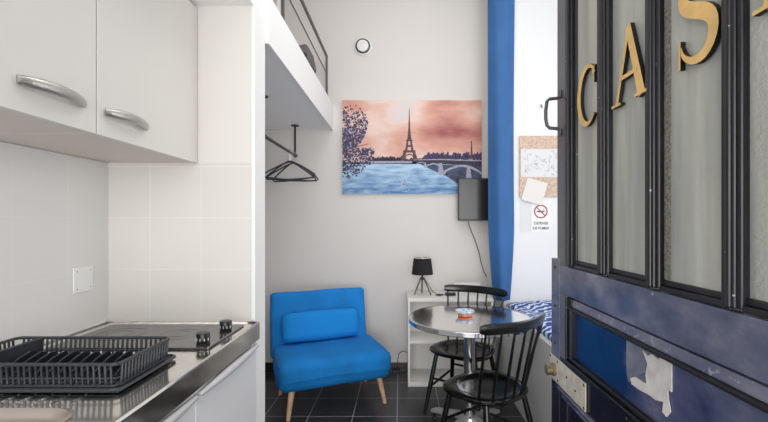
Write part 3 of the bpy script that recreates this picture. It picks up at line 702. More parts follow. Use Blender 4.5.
for i in range(11):
    x = R0x+0.105+i*0.031
    fm = MB()
    fp = [(-0.055, 0.0), (0.055, 0.0), (0.050, 0.022), (0.030, 0.040), (0.012, 0.044), (-0.02, 0.034), (-0.045, 0.018)]
    fm.prism(fp, -0.002, 0.002, lambda u, v, d, x=x: (x+d+v*0.45, 1.165+u, zb+v))
    build('plate_divider', fm, 'rack', rk)

# ------------------------------------------------------------------ loft rail and things
rl = thing('loft_railing', 'grey metal guard rail along the edge of the white loft', 'railing', (-0.66, 3.0, 2.405))
XR = -0.66
LRAIL = ((2.822, 0.012, 'grey_metal'), (2.668, 0.005, 'grey_metal'), (2.478, 0.0055, 'grey_metal'))
for z, r, mm in LRAIL:
    build('rail', MB().tube([(XR, 1.90, z), (XR, 3.64, z)], r, 10), mm, rl, smooth=True)
for y in (2.29, 3.64):
    build('post', MB().box(XR-0.009, XR+0.009, y-0.009, y+0.009, 2.391, 2.822).box(XR-0.02, XR+0.02, y-0.025, y+0.025, 2.391, 2.396), 'grey_metal', rl, bevel=0.001)
tag(build('timber_post', box(-0.716, -0.680, 2.36, 2.40, 2.391, CZ), 'beam', bevel=0.003), 'white square post standing on the loft behind the guard rail', 'post')
tag(build('mattress', MB().soft((-0.98, 2.95, 2.485), (0.52, 1.3, 0.185), 0.05, 8), 'mattress', smooth=True), 'pinkish sheeted mattress lying on the white loft', 'mattress')
tag(build('cushion', MB().soft((-0.79, 3.34, 2.665), (0.14, 0.26, 0.16), 0.025, 8, rot=Matrix.Rotation(-0.2, 3, 'Y')), 'pillow_g', smooth=True), 'taupe grey cushion standing on the loft mattress', 'cushion')
# spotlight behind the rail
sl = MB().lathe([(0.0, 0.0), (0.014, 0.0), (0.017, 0.012), (0.013, 0.03), (0.0, 0.032)], (-0.635, 2.72, 2.440), 14, 'Z').box(-0.639, -0.631, 2.716, 2.724, 2.405, 2.442)
tag(build('spotlight', sl, 'black'), 'tiny black clip spotlight on the edge of the loft below the rail', 'lamp')

# clothes rail and hangers
cr_ = thing('clothes_rail', 'dark metal clothes rail hung from the underside of the loft', 'rail', (-0.915, 3.1, 1.92))
build('rod', MB().tube([(-0.915, 2.35, 1.925), (-0.915, 3.58, 1.925)], 0.0115, 12), 'dark_metal', cr_, smooth=True)
for y in (2.72, 3.54):
    sm = MB().tube([(-0.915, y, 1.925), (-0.915, y, 2.18)], 0.009, 12).lathe([(0.0, 2.1849), (0.034, 2.1849), (0.034, 2.179), (0.012, 2.172), (0.0, 2.172)], (-0.915, y, 0), 20)
    sm.lathe([(0.017, -0.018), (0.017, 0.018)], (-0.915, y, 1.925), 14, 'Y')
    build('drop_bracket', sm, 'dark_metal', cr_, smooth=True)
def hanger(label):
    t = thing('coat_hanger', label, 'hanger', (0, 0, 0), group='dark coat hangers on the clothes rail')
    pts = [(-0.012, 0, -0.085), (-0.06, 0, -0.108), (-0.15, 0, -0.162), (-0.205, 0, -0.200), (-0.214, 0, -0.216), (-0.200, 0, -0.226), (-0.1, 0, -0.232), (0.0, 0, -0.234), (0.1, 0, -0.232), (0.200, 0, -0.226), (0.214, 0, -0.216), (0.205, 0, -0.200), (0.15, 0, -0.162), (0.06, 0, -0.108), (0.012, 0, -0.085)]
    build('frame', MB().tube(pts, 0.0062, 8, closed=True), 'rack', t, smooth=True, world=False)
    hk = [(0, 0, -0.085), (0, 0, -0.052)]+[(0.018*math.cos(a), 0, -0.015+0.0165*math.sin(a)+0.012) for a in [math.radians(q) for q in range(-90, 181, 30)]]
    build('hook', MB().tube(hk, 0.0022, 7), 'chrome', t, smooth=True, world=False)
    return t
h0 = hanger('x')
hs = [(3.49, 0.05, 'rearmost dark coat hanger, nearest the drop bracket of the clothes rail'), (3.455, -0.38, 'second dark coat hanger from the drop bracket on the clothes rail'),
      (3.415, 0.30, 'third dark coat hanger from the drop bracket on the clothes rail'), (3.37, -0.16, 'frontmost dark coat hanger of the bunch on the clothes rail')]
for i, (y, rz, lb) in enumerate(hs):
    t = h0 if i == 0 else copy_tree(h0)
    t.location = (-0.915, y, 1.925+0.0095); t.rotation_euler = (0, (0.03, -0.06, 0.05, -0.02)[i], rz); t['label'] = lb

# round detector on the wall
c = PX(363, 47, YB)
dt = thing('smoke_detector', 'small round white wall vent with a black ring, high above the picture', 'vent', (c.x, YB, c.z))
build('base', MB().lathe([(0.078, 0.0), (0.078, -0.012), (0.07, -0.018), (0, -0.018)], (c.x, YB-0.0005, c.z), 36, 'Y'), 'white_p', dt, smooth=True)
build('ring', MB().lathe([(0.067, -0.0185), (0.066, -0.026), (0.057, -0.028), (0.056, -0.0185)], (c.x, YB-0.0005, c.z), 36, 'Y'), 'black', dt, smooth=True)
build('cap', MB().lathe([(0.054, -0.0185), (0.052, -0.034), (0.04, -0.038), (0, -0.038)], (c.x, YB-0.0005, c.z), 36, 'Y'), 'white_p', dt, smooth=True)

# ------------------------------------------------------------------ canvas picture
def canvas():
    Yc = YB-0.028
    A = PX(342, 100, Yc); B = PX(482, 194, Yc); m = MB()
    names = ['p_sky', 'p_water', 'p_dark', 'p_tower', 'p_leaf', 'p_light', 'p_shadow', 'p_pale', 'paper2']
    def q(pts, mi, lay):
        m.cur = mi; vs = []
        for px, py in pts:
            p = PX(min(481.8, max(342.2, px)), min(193.8, max(100.2, py)), Yc); vs.append((p.x, Yc-0.0001-lay*0.00012, p.z))
        m.add(vs, [tuple(range(len(vs)))])
    m.cur = 8; m.box(A.x, B.x, Yc, YB-0.0005, B.z, A.z)
    q([(342, 100), (482, 100), (482, 164), (342, 164)], 0, 1)
    q([(342, 162), (482, 162), (482, 194), (342, 194)], 1, 1)
    # far shore and skyline
    def sky(x0, x1, yb, h0, h1, step, mi, lay):
        x = x0
        while x < x1:
            wd = step*random.uniform(0.6, 1.5); h = random.uniform(h0, h1)
            q([(x, yb), (x+wd, yb), (x+wd, yb-h*0.8), (x+wd/2, yb-h), (x, yb-h*0.7)], mi, lay); x += wd*0.8
    sky(368, 482, 162, 2.5, 5.5, 2.0, 2, 2); sky(374, 403, 162, 4, 6.5, 1.6, 2, 2.1)
    sky(424, 482, 159, 3.5, 8, 2.4, 4, 2.2)
    q([(368, 161), (412, 161), (412, 163.2), (368, 163.6)], 5, 2.5)
    # column at the right
    q([(470.3, 158), (471.0, 143), (472.0, 143), (472.8, 158)], 3, 3); q([(470.6, 143), (471.5, 140), (472.4, 143)], 3, 3)
    # tower
    T = 409.3
    def t(y, w0): return (T-w0, y), (T+w0, y)
    lv = [(108, 0.15), (118, 0.55), (126, 0.85), (134, 1.4), (140, 2.2)]
    for (ya, wa), (yb, wb) in zip(lv, lv[1:]): q([(T-wa, ya), (T+wa, ya), (T+wb, yb), (T-wb, yb)], 3, 3)
    q([(T-3.2, 139.6), (T+3.2, 139.6), (T+3.2, 141.2), (T-3.2, 141.2)], 3, 3.3)
    for s in (-1, 1):
        q([(T+s*0.8, 141), (T+s*2.6, 141), (T+s*4.4, 151), (T+s*2.0, 151)], 3, 3)
        q([(T+s*2.6, 151), (T+s*5.4, 151), (T+s*9.2, 161), (T+s*5.2, 161)], 3, 3)
    q([(T-2.2, 145), (T+2.2, 145), (T+2.6, 147), (T-2.6, 147)], 3, 3.2)
    q([(T-6, 150.2), (T+6, 150.2), (T+6.2, 152.6), (T-6.2, 152.6)], 3, 3.3)
    for k in range(8):     # arch between the legs
        a0, a1 = PI*k/8, PI*(k+1)/8
        q([(T+4.6*math.cos(a0), 158.5-4.8*math.sin(a0)), (T+4.6*math.cos(a1), 158.5-4.8*math.sin(a1)), (T+3.8*math.cos(a1), 158.5-3.6*math.sin(a1)), (T+3.8*math.cos(a0), 158.5-3.6*math.sin(a0))], 3, 3.2)
    # bridge: shadowed water, deck, arches, piers
    q([(420, 164), (482, 166), (482, 186), (474, 186), (458, 184), (446, 176), (432, 170)], 6, 2.6)
    q([(413, 160.3), (440, 160), (482, 161.5), (482, 166.5), (440, 164), (413, 162)], 2, 4)
    q([(413, 159.6), (440, 159.0), (482, 160.2), (482, 161.4), (440, 160), (413, 160.3)], 5, 4.2)
    def arch(x0, x1, yb, rise, th):
        n = 10
        for k in range(n):
            u0, u1 = k/n, (k+1)/n
            f = lambda u: yb-rise*math.sin(PI*(0.08+0.84*u))
            q([(x0+(x1-x0)*u0, f(u0)-th), (x0+(x1-x0)*u1, f(u1)-th), (x0+(x1-x0)*u1, f(u1)), (x0+(x1-x0)*u0, f(u0))], 5, 4.6)
    arch(416, 426, 165.5, 2.6, 1.2); arch(425, 442, 169.5, 5.0, 1.5); arch(441, 483, 178, 11, 2.4)
    q([(439, 163), (442, 163), (444, 173), (438, 173)], 5, 4.8); q([(437, 172), (446, 172), (445, 174.5), (438, 174.5)], 5, 4.9)
    q([(467, 166), (470, 166), (472, 180), (466, 180)], 5, 4.8)
    q([(424, 162.5), (426, 162.5), (426.5, 167.5), (423.5, 167.5)], 5, 4.8)
    # glints on the water
    for k in range(70):
        x = random.gauss(404, 2.6); y = random.uniform(170, 192); wd = random.uniform(0.4, 1.4)
        q([(x-wd, y), (x, y-0.35), (x+wd, y), (x, y+0.35)], 7, 3)
    # blossoming tree at the left
    for (x0, y0, x1, y1, wd) in ((342.5, 112, 356, 120, 0.5), (342.5, 130, 362, 124, 0.6), (342.5, 150, 368, 144, 0.6), (342.5, 160, 360, 172, 0.5), (350, 118, 352, 150, 0.5)):
        q([(x0, y0-wd), (x1, y1-wd*0.4), (x1, y1+wd*0.4), (x0, y0+wd)], 2, 5)
    for k in range(1500):
        y = random.triangular(103, 178, 150)
        lim = 344+ (14*math.sin(PI*(y-100)/50)+10 if y < 148 else (30 if y < 164 else 20*(1-(y-164)/18)+6))
        x = 342.5+(lim-342.5)*random.random()**1.1
        r = random.uniform(0.4, 1.25); a = random.random()*6
        q([(x+r*math.cos(a+g)*random.uniform(.7, 1.2), y+r*math.sin(a+g)) for g in (0, 1.3, 2.6, 3.9, 5.1)], 2 if random.random() < 0.35 else (5 if random.random() < 0.2 else 4), 5+random.random()*2)
    o = build('canvas_picture', m, names, fixn=False)
    # keep object coordinates centred: x centre, z from base
    tag(o, 'wide canvas picture of an iron tower, bridge and river, hung on the back wall', 'picture')
canvas()

# TV on the wall
tv = thing('television', 'small dark flat television on the wall at the lower right of the picture', 'television', (0.66, 3.62, 1.36))
build('housing', box(0.502, 0.825, 3.600, 3.635, 1.362, 1.735), 'tv', tv, bevel=0.004)
build('screen', box(0.512, 0.815, 3.5985, 3.6005, 1.376, 1.725), 'screen', tv)
build('wall_mount', box(0.60, 0.72, 3.635, 3.699, 1.44, 1.58), 'black', tv)
cb_ = [PX(468, 221, 3.61), PX(470, 228, 3.64), PX(475, 240, 3.66), PX(479, 252, 3.68), PX(481, 262, 3.69), PX(484, 272, 3.69), PX(487, 277, 3.69)]
build('cable', MB().tube(cb_, 0.0035, 6), 'dark_metal', tv, smooth=True)

# ------------------------------------------------------------------ curtain
def curtain():
    m = MB(); nx, nz = 60, 40; vs = []
    zt_, zb_ = CZ-0.03, 0.716
    for j in range(nz+1):
        v = j/nz; z = zt_+(zb_-zt_)*v
        # left and right outlines narrow a little towards the bottom
        xl = 0.715+0.045*max(0, (1.35-z)/0.65)**1.5; xr = 0.925-0.040*max(0, (1.35-z)/0.65)**1.4+0.004*math.sin(z*2.3)
        for i in range(nx+1):
            u = i/nx; x = xl+(xr-xl)*u
            y = 3.330-0.042*math.sin(u*PI*1.45-0.75+0.2*math.sin(z*1.3))+0.007*math.sin(u*11+z*0.9)
            vs.append((x, y, z))
    fs = [(j*(nx+1)+i, j*(nx+1)+i+1, (j+1)*(nx+1)+i+1, (j+1)*(nx+1)+i) for j in range(nz) for i in range(nx)]
    m.add(vs, fs)
    c = thing('curtain', 'long blue curtain hanging between the picture wall and the bed alcove', 'curtain', (0.81, 3.315, 0.716))
    o = build('cloth', m, 'curtain', c, smooth=True, fixn=False)
    md = o.modifiers.new('thick', 'SOLIDIFY'); md.thickness = 0.004
    hem = MB(); hv = []
    for j in range(nz+1):
        p = Vector(vs[j*(nx+1)+nx]); hv.append(p)
    hem.tube([(p.x+0.003, p.y+0.0, p.z) for p in hv], 0.004, 6)
    build('hem', hem, 'curtain_lining', c, smooth=True)
    build('ceiling_track', box(0.66, 1.9, 3.30, 3.33, CZ-0.03, CZ-0.001), 'white_p', c)
curtain()

# ------------------------------------------------------------------ pinboard and papers on the alcove wall
c0 = PX(519, 136, YA); c1 = PX(519, 197, YA)
YP = YA-0.001
pb = tag(build('pinboard', box(c0.x, 1.50, YA-0.012, YP, c1.z, c0.z), 'cork', bevel=0.002), 'pale cork pinboard on the alcove wall behind the bed', 'pinboard')
def paper(name, px0, py0, px1, py1, yf, rot=0, m='paper'):
    a = PX(px0, py0, yf); b = PX(px1, py1, yf)
    return MB().box(a.x, b.x, yf-0.0012, yf, b.z, a.z, Matrix.Rotation(rot, 3, 'Y'))
yf = YA-0.0125
ik = paper('s', 521, 149, 565, 177, yf); ik.cur = 1; random.seed(3)
for k in range(46):
    px = random.uniform(524, 562); py = random.uniform(152, 174)
    pts = []
    for q in range(random.randint(3, 6)):
        p = PX(px, py, yf-0.0016); pts.append(p); px += random.uniform(-2.2, 2.2); py += random.uniform(-2.2, 2.2)
        px = min(563, max(523, px)); py = min(175.5, max(150.5, py))
    ik.tube(pts, 0.0013, 4)
tag(build('drawing', ik, ['paper', 'ink']), 'wide white sheet of ink sketches pinned across the cork board', 'paper')
nt = tag(build('note', paper('n', 524, 180, 545, 203, YA-0.015, rot=0.28), 'paper2'), 'tilted blank white note pinned at the lower edge of the cork board', 'note')
bs = tag(build('blank_sheet', paper('b', 520, 192, 531, 232, YA-0.0008), 'paper'), 'plain white sheet on the alcove wall left of the no smoking sign', 'paper')
sg = thing('no_smoking_sign', 'white no smoking sign with a red circle on the alcove wall', 'sign', (PX(541, 232, YA).x, YA-0.001, PX(541, 232, YA).z))
build('board', paper('b', 531.5, 200.5, 550.5, 232, YA-0.001), 'white_p', sg)
ys = YA-0.0030
def flat_ring(mb, cx, cz, r0, r1, y, n=36):
    vs = []
    for k in range(n):
        a = 2*PI*k/n; vs += [(cx+r0*math.cos(a), y, cz+r0*math.sin(a)), (cx+r1*math.cos(a), y, cz+r1*math.sin(a))]
    mb.add(vs, [(2*k, 2*k+1, 2*((k+1) % n)+1, 2*((k+1) % n)) for k in range(n)])
cc = PX(540.8, 211.5, ys)
rgm = MB(); flat_ring(rgm, cc.x, cc.z, 0.046, 0.057, ys)
rgm.box(-0.05+cc.x, 0.05+cc.x, ys-0.0004, ys, cc.z-0.0045, cc.z+0.0045, Matrix.Rotation(PI/4, 3, 'Y'))
build('red_ring', rgm, 'red', sg)
cg = MB().box(cc.x-0.033, cc.x+0.022, ys-0.0002, ys+0.0004, cc.z-0.006, cc.z+0.004).box(cc.x+0.024, cc.x+0.031, ys-0.0002, ys+0.0004, cc.z-0.006, cc.z+0.004)
cg.tube([(cc.x+0.028, ys, cc.z+0.006), (cc.x+0.022, ys, cc.z+0.013), (cc.x+0.029, ys, cc.z+0.02)], 0.002, 5)
build('cigarette', cg, 'blackink', sg)
tx = MB()
for tt, py, sz in (('DEFENSE', 223.2, 0.030), ('DE FUMER', 228.2, 0.030)):
    p = PX(541, py, ys)
    text_mesh(tx, tt, sz, lambda u, v, p=p: (p.x+u, ys-0.0003, p.z+v-0.010))
build('lettering', tx, 'blackink', sg, fixn=False)
hk = PX(541, 107, YA)
tag(build('wall_hook', MB().tube([(hk.x, YA-0.001, hk.z+0.02), (hk.x, YA-0.008, hk.z), (hk.x, YA-0.022, hk.z-0.01), (hk.x, YA-0.028, hk.z+0.006)], 0.004, 8), 'grey_metal'), 'tiny grey hook on the white alcove wall above the pinboard', 'hook')

# ------------------------------------------------------------------ bed
bd = thing('bed', 'bed with a blue and white patterned cover on a white panelled base', 'bed', (1.5, 2.4, 0))
build('base', box(0.842, 2.30, 1.40, YA-0.012, 0.0, 0.655), 'white', bd, bevel=0.004)
def lump(q):
    k = 0.008*math.sin(q.x*9+q.y*5)+0.006*math.sin(q.y*13-q.x*4)
    return q+Vector((0, 0, k if q.z > 0 else 0))
build('sheet', MB().soft((1.572, 2.385, 0.650), (1.448, 1.96, 0.03), 0.012, 14), 'paper', bd, smooth=True)
build('cover', MB().soft((1.575, 2.385, 0.675), (1.43, 1.95, 0.055), 0.026, 40, lump), 'bed', bd, smooth=True)

# ------------------------------------------------------------------ bookcase with lamp and bits
BX0, BX1, BY0, BY1, BZ = 0.057, 0.757, 3.36, YB-0.014, 0.727
bc = thing('bookcase', 'low open white two-shelf bookcase against the back wall behind the table', 'bookcase', (0.41, 3.52, 0))
T_ = 0.018
build('side_panel', box(BX0, BX0+T_, BY0, BY1, 0, BZ-0.03), 'white', bc, bevel=0.001)
build('side_panel', box(BX1-T_, BX1, BY0, BY1, 0, BZ-0.03), 'white', bc, bevel=0.001)
build('top', box(BX0-0.002, BX1+0.002, BY0-0.002, BY1, BZ-0.03, BZ), 'white', bc, bevel=0.001)
build('shelf', box(BX0+T_, BX1-T_, BY0+0.003, BY1-0.006, 0.352, 0.372), 'white', bc, bevel=0.001)
build('shelf', box(BX0+T_, BX1-T_, BY0+0.003, BY1-0.006, 0.0, 0.035), 'white', bc, bevel=0.001)
build('back_panel', box(BX0+T_, BX1-T_, BY1-0.006, BY1, 0.0, BZ-0.03), 'white', bc)

lx, ly = 0.182, 3.50
lamp = thing('table_lamp', 'small table lamp with black drum shade and grey wooden tripod on the bookcase', 'lamp', (lx, ly, BZ))
z0 = BZ+0.178; z1 = z0+0.138
sh = MB(); prof = [(0.092, z0), (0.074, z1), (0.072, z1), (0.090, z0)]; n = 36
vs = [(lx+r*math.cos(2*PI*k/n), ly+r*math.sin(2*PI*k/n), z) for r, z in prof for k in range(n)]
sh.add(vs, [(i*n+k, i*n+(k+1) % n, ((i+1) % 4)*n+(k+1) % n, ((i+1) % 4)*n+k) for i in range(4) for k in range(n)])
build('lamp_shade', sh, 'shade', lamp, smooth=True)
build('shade_ring', MB().tube([(lx+0.073*math.cos(2*PI*k/30), ly+0.073*math.sin(2*PI*k/30), z1) for k in range(30)], 0.0016, 6, closed=True).tube([(lx-0.073, ly, z1-0.002), (lx+0.073, ly, z1-0.002)], 0.0015, 5), 'chrome', lamp)
build('stem', MB().lathe([(0.012, BZ+0.13), (0.018, BZ+0.135), (0.018, BZ+0.150), (0.008, BZ+0.155), (0.008, z0+0.06)], (lx, ly, 0), 16), 'dark_metal', lamp, smooth=True)
build('bulb', MB().lathe([(0.008, z0+0.055), (0.022, z0+0.08), (0.026, z0+0.10), (0.014, z0+0.122), (0, z0+0.126)], (lx, ly, 0), 16), 'white_p', lamp, smooth=True)
for a in (205, 335, 90):
    c_, s_ = math.cos(math.radians(a)), math.sin(math.radians(a))
    build('leg', MB().tube([(lx+0.012*c_, ly+0.012*s_, BZ+0.152), (lx+0.078*c_, ly+0.078*s_, BZ+0.004)], [0.008, 0.0065], 10), 'wood_grey', lamp, smooth=True)
cbp = [(lx+0.02, ly, BZ+0.14), (lx+0.05, ly-0.01, BZ+0.09), (lx+0.09, ly-0.01, BZ+0.03), (lx+0.13, ly-0.02, BZ+0.006), (lx+0.17, ly-0.04, BZ+0.006), (lx+0.15, ly-0.06, BZ+0.006), (lx+0.11, ly-0.05, BZ+0.006), (lx+0.13, ly-0.03, BZ+0.012), (lx+0.19, ly-0.035, BZ+0.010)]
build('cable', MB().tube(cbp, 0.003, 6), 'dark_metal', lamp, smooth=True)
tag(build('power_adapter', MB().soft((lx+0.235, ly-0.03, BZ+0.0135), (0.09, 0.045, 0.025), 0.006, 4), 'black'), 'black power adapter lying on the bookcase beside the lamp', 'adapter')
ro = MB().box(0.468, 0.705, 3.57, 3.66, BZ+0.001, BZ+0.012).box(0.468, 0.705, 3.64, 3.66, BZ+0.012, BZ+0.085).box(0.468, 0.476, 3.57, 3.64, BZ+0.012, BZ+0.05).box(0.697, 0.705, 3.57, 3.64, BZ+0.012, BZ+0.05)
tag(build('letter_tray', ro, 'white_p', bevel=0.003), 'white plastic tray standing on the bookcase behind the rear chair', 'tray')
# cable along the wall left of the bookcase
wc = [(0.055, 3.60, 0.205), (0.02, 3.64, 0.205), (-0.02, 3.68, 0.17), (-0.03, 3.683, 0.10), (-0.028, 3.68, 0.03)]
wcb = thing('wall_cable', 'thin dark cable with a small black plug at the wall left of the bookcase', 'cable', (-0.03, 3.68, 0))
build('cord', MB().tube(wc, 0.003, 6), 'dark_metal', wcb, smooth=True)
build('plug', box(-0.075, -0.012, 3.640, 3.675, 0.0, 0.03), 'black', wcb, bevel=0.003)

# ------------------------------------------------------------------ bistro table
tx_, ty_, R = 0.434, 2.60, 0.388
tb = thing('bistro_table', 'round polished steel bistro table on a chrome pedestal between two black chairs', 'table', (tx_, ty_, 0))
build('table_top', MB().lathe([(0.0, 0.738), (R-0.010, 0.738), (R-0.010, 0.7495), (0.0, 0.7495)], (tx_, ty_, 0), 72), 'table', tb, smooth=True)
build('rim', MB().lathe([(R-0.012, 0.7505), (R-0.004, 0.7505), (R, 0.747), (R, 0.724), (R-0.004, 0.720), (R-0.011, 0.720), (R-0.0115, 0.7370)], (tx_, ty_, 0), 72), 'chrome', tb, smooth=True)
# note: rim is an open ring: rebuild without caps
rim = [o for o in bpy.data.objects if o.name.startswith('rim')][0]
b = bmesh.new(); b.from_mesh(rim.data)
for f in [f for f in b.faces if len(f.verts) > 10]: b.faces.remove(f)
b.to_mesh(rim.data); b.free()
build('pedestal', MB().lathe([(0.115, 0.7375), (0.115, 0.730), (0.040, 0.715), (0.036, 0.69), (0.036, 0.13), (0.046, 0.12), (0.05, 0.07), (0.0, 0.065)], (tx_, ty_, 0), 32), 'chrome', tb, smooth=True)
for a in (133, 223, 313, 43):
    c_, s_ = math.cos(math.radians(a)), math.sin(math.radians(a))
    fn = lambda u, v, d: (tx_+c_*u-s_*d, ty_+s_*u+c_*d, v)
    wv = MB()
    P = [(0.02, 0.13, 0.026, 0.05), (0.10, 0.118, 0.026, 0.035), (0.22, 0.092, 0.022, 0.03), (0.30, 0.072, 0.019, 0.026), (0.325, 0.060, 0.012, 0.02)]
    vs = []
    for u, zt2, hw, th in P: vs += [fn(u, zt2, -hw), fn(u, zt2, hw), fn(u, zt2-th, hw), fn(u, zt2-th, -hw)]
    fs = [(i*4+k, i*4+(k+1) % 4, (i+1)*4+(k+1) % 4, (i+1)*4+k) for i in range(len(P)-1) for k in range(4)]+[(3, 2, 1, 0), (16, 17, 18, 19)]
    wv.add(vs, fs)
    ft = build('foot', wv, 'alu', tb, bevel=0.004)
    build('glide', MB().lathe([(0.014, 0.0), (0.016, 0.004), (0.014, 0.012), (0.006, 0.014), (0.006, 0.045), (0, 0.045)], (tx_+c_*0.302, ty_+s_*0.302, 0), 14), 'black', ft)

ax, az = PX(466, 315, ty_-0.02).x, 0.7502
at_ = thing('ashtray', 'small white and blue glazed dish with an orange base on the steel table', 'dish', (ax, 2.62, az))
build('base', MB().lathe([(0.040, az), (0.046, az+0.004), (0.043, az+0.016), (0.0, az+0.016)], (ax, 2.62, 0), 28), 'orange', at_, smooth=True)
build('bowl', MB().lathe([(0.040, az+0.016), (0.055, az+0.024), (0.062, az+0.036), (0.058, az+0.037), (0.048, az+0.027), (0.0, az+0.022)], (ax, 2.62, 0), 28), 'dish', at_, smooth=True)

# ------------------------------------------------------------------ spindle chairs (local: front +y)
def outline(t, k=1.0):
    # seat plan: wide rounded front, narrower back
    a = t; ex = 2.6
    c_, s_ = math.cos(a), math.sin(a)
    r = (abs(c_)**ex+abs(s_)**ex)**(-1/ex)
    x = 0.222*r*c_; y = 0.205*r*s_
    x *= (1.0+0.10*(y/0.205))
    return x*k, y*k
def make_chair(label):
    t = thing('spindle_chair', label, 'chair', (0, 0, 0), group='black spindle-back chairs')
    m = MB(); n = 48; SH = 0.452; rings = []
    prof = [(0.0, -0.0135), (0.35, -0.0135), (0.62, -0.0125), (0.72, -0.009), (0.78, -0.002), (0.84, 0.0), (0.96, 0.0), (1.0, -0.005), (1.0, -0.016), (0.95, -0.028), (0.80, -0.034), (0.0, -0.034)]
    for k, z in prof:
        # the scooped disc is round, the rim follows the plan
        ring = []
        for i in range(n):
            a = 2*PI*i/n; x, y = outline(a, k)
            if k < 0.8 and z > -0.02:
                f = 1.0; x, y = 0.215*k*math.cos(a), 0.205*k*math.sin(a)-0.004
            ring.append((x, y, SH+z))
        rings.append(ring)
    vs = [p for r in rings for p in r]
    m.add(vs, [(i*n+k, i*n+(k+1) % n, (i+1)*n+(k+1) % n, (i+1)*n+k) for i in range(len(rings)-1) for k in range(n)])
    build('seat', m, 'chair', t, smooth=True, world=False)
    feet = {}
    for sx in (-1, 1):
        for sy in (-1, 1):
            top = Vector((sx*0.145, sy*0.13, SH-0.024)); bot = Vector((sx*0.205, sy*0.20 if sy > 0 else -0.215, 0.0))
            feet[(sx, sy)] = (top, bot)
            L = [top.lerp(bot, u) for u in (0, 0.3, 0.6, 1)]
            build('leg', MB().tube(L, [0.0145, 0.0165, 0.0155, 0.011], 12), 'chair', t, smooth=True, world=False)
    for sx in (-1, 1):
        a = feet[(sx, -1)][0].lerp(feet[(sx, -1)][1], 0.50); b = feet[(sx, 1)][0].lerp(feet[(sx, 1)][1], 0.56)
        build('stretcher', MB().tube([a, a.lerp(b, 0.5), b], [0.0075, 0.0095, 0.0075], 10), 'chair', t, smooth=True, world=False)
    for sy, u in ((1, 0.42), (-1, 0.40)):
        a = feet[(-1, sy)][0].lerp(feet[(-1, sy)][1], u); b = feet[(1, sy)][0].lerp(feet[(1, sy)][1], u)
        build('stretcher', MB().tube([a, a.lerp(b, 0.5), b], [0.0075, 0.0095, 0.0075], 10), 'chair', t, smooth=True, world=False)
    # crest rail
    RW = 0.252; zc = 0.832
    def crest(u): return Vector((u*RW, -0.262+0.075*u*u, zc))
    m = MB(); nn = 24; vs = []
    for i in range(nn+1):
        u = -1+2*i/nn; p = crest(u); tg = Vector((RW, 0.15*u, 0)).normalized(); nr = Vector((-tg.y, tg.x, 0))
        e = 1-max(0, (abs(u)-0.9)/0.1)*0.35; hh = 0.027*e; th = 0.010
        for dn, dz in ((-th*0.6, -hh), (-th, -hh*0.7), (-th, hh*0.7), (-th*0.5, hh), (th*0.5, hh), (th, hh*0.7), (th, -hh*0.7), (th*0.6, -hh)):
            vs.append(p+nr*dn+Vector((0, -dz*0.12, dz)))
    k8 = 8
    fs = [(i*k8+k, i*k8+(k+1) % k8, (i+1)*k8+(k+1) % k8, (i+1)*k8+k) for i in range(nn) for k in range(k8)]+[tuple(range(8)), tuple(nn*8+7-k for k in range(8))]
    m.add(vs, fs); build('crest_rail', m, 'chair', t, smooth=True, world=False)
    for i in range(7):
        u = -1+2*i/6
        p1 = crest(u*0.90); p1.z -= 0.020
        a = math.radians(-90+u*58)
        bx, by = outline(a, 0.90)
        p0 = Vector((bx*1.02, by, SH-0.006))
        mid = p0.lerp(p1, 0.4)
        build('spindle', MB().tube([p0, mid, p1], [0.0070, 0.0085, 0.0060], 10), 'chair', t, smooth=True, world=False)
    return t
c1 = make_chair('black wooden spindle-back chair in front of the steel table, its back to the camera')
c1.location = (0.472, 2.265, 0); c1.rotation_euler = (0, 0, math.atan2(0.81, -0.59)-PI/2)
c2 = copy_tree(c1); c2['label'] = 'black wooden spindle-back chair behind the steel table, before the bookcase'
c2.location = (0.447, 2.935, 0); c2.rotation_euler = (0, 0, math.atan2(-0.83, -0.55)-PI/2)

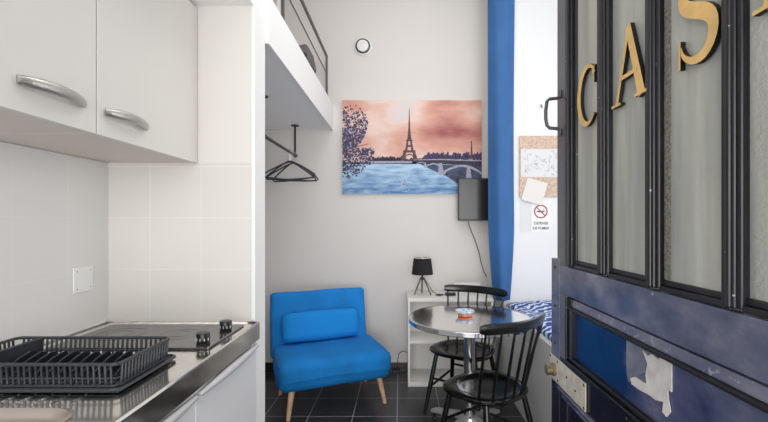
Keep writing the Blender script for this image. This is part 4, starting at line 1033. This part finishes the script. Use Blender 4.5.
# ------------------------------------------------------------------ blue fold-out armless chair (local: front -y)
th = math.radians(22.9)
sf = thing('blue_chair', 'bright blue armless upholstered sleeper chair with beech legs under the loft', 'chair', (-0.545, 3.16, 0), th)
def wr(amp, s=1.0):
    def f(q):
        k = amp*(math.sin(q.x*11*s+q.y*7)+0.7*math.sin(q.y*17*s-q.x*5+q.z*9)+0.5*math.sin(q.z*23+q.x*15))
        d = q.normalized() if q.length else Vector((0, 0, 0))
        return q+d*k
    return f
def seatfn(q):
    q = wr(0.0025)(q)
    if q.y < -0.05 and q.z < 0: q.y += 0.035*(-q.z/0.12)*min(1, (-q.y-0.05)/0.15)
    if q.z > 0: q.z -= 0.014*(abs(q.x)/0.4)**3+0.030*max(0, (-q.y-0.06)/0.2)**2
    return q
build('seat', MB().soft((-0.008, -0.05, 0.300), (0.805, 0.52, 0.235), 0.05, 26, seatfn), 'blue', sf, smooth=True, world=False)
build('seat_base', MB().soft((0, 0.03, 0.265), (0.76, 0.42, 0.14), 0.03, 14, wr(0.0015)), 'blue', sf, smooth=True, world=False)
build('backrest', MB().soft((-0.035, 0.235, 0.535), (0.765, 0.13, 0.51), 0.028, 24, wr(0.002), rot=Matrix.Rotation(-0.16, 3, 'X')), 'blue', sf, smooth=True, world=False)
# side folds of the cover
for sx in (-1, 1):
    fd = MB()
    for k, (yy, zz) in enumerate(((-0.20, 0.32), (-0.15, 0.30), (-0.18, 0.27))):
        fd.tube([(sx*0.400-0.008, yy-0.05, zz+0.05), (sx*0.406-0.008, yy, zz), (sx*0.402-0.008, yy+0.03, zz-0.07)], [0.004, 0.010, 0.005], 8)
    build('cover_fold', fd, 'blue', sf, smooth=True, world=False)
for sx in (-1, 1):
    for yf_, yt in ((-0.262, -0.215), (0.20, 0.16)):
        build('leg', MB().tube([(sx*0.315, yt, 0.215), (sx*0.352, yf_, 0.0)], [0.024, 0.0135], 14), 'wood', sf, smooth=True, world=False)
# lumbar cushion rests on the seat
def pil(q):
    ex = 1-0.45*((abs(q.x)/0.285)**4*0.6+(abs(q.z)/0.115)**4*0.4)
    k = 0.0025*math.sin(q.x*19+q.z*13)
    return Vector((q.x, q.y*ex+k, q.z*(1+0.03*math.cos(q.x*9))))
cu = build('cushion', MB().soft((0, 0, 0), (0.60, 0.11, 0.225), 0.05, 18, pil), 'blue2', None, smooth=True, world=False)
tag(cu, 'rectangular bright blue lumbar cushion leaning on the blue chair backrest', 'cushion')
Rz = Matrix.Rotation(th, 4, 'Z')
p = Matrix.Translation((-0.545, 3.16, 0)) @ Rz @ Vector((-0.045, 0.106, 0.538))
cu.location = p; cu.rotation_euler = (-0.20, 0, th)
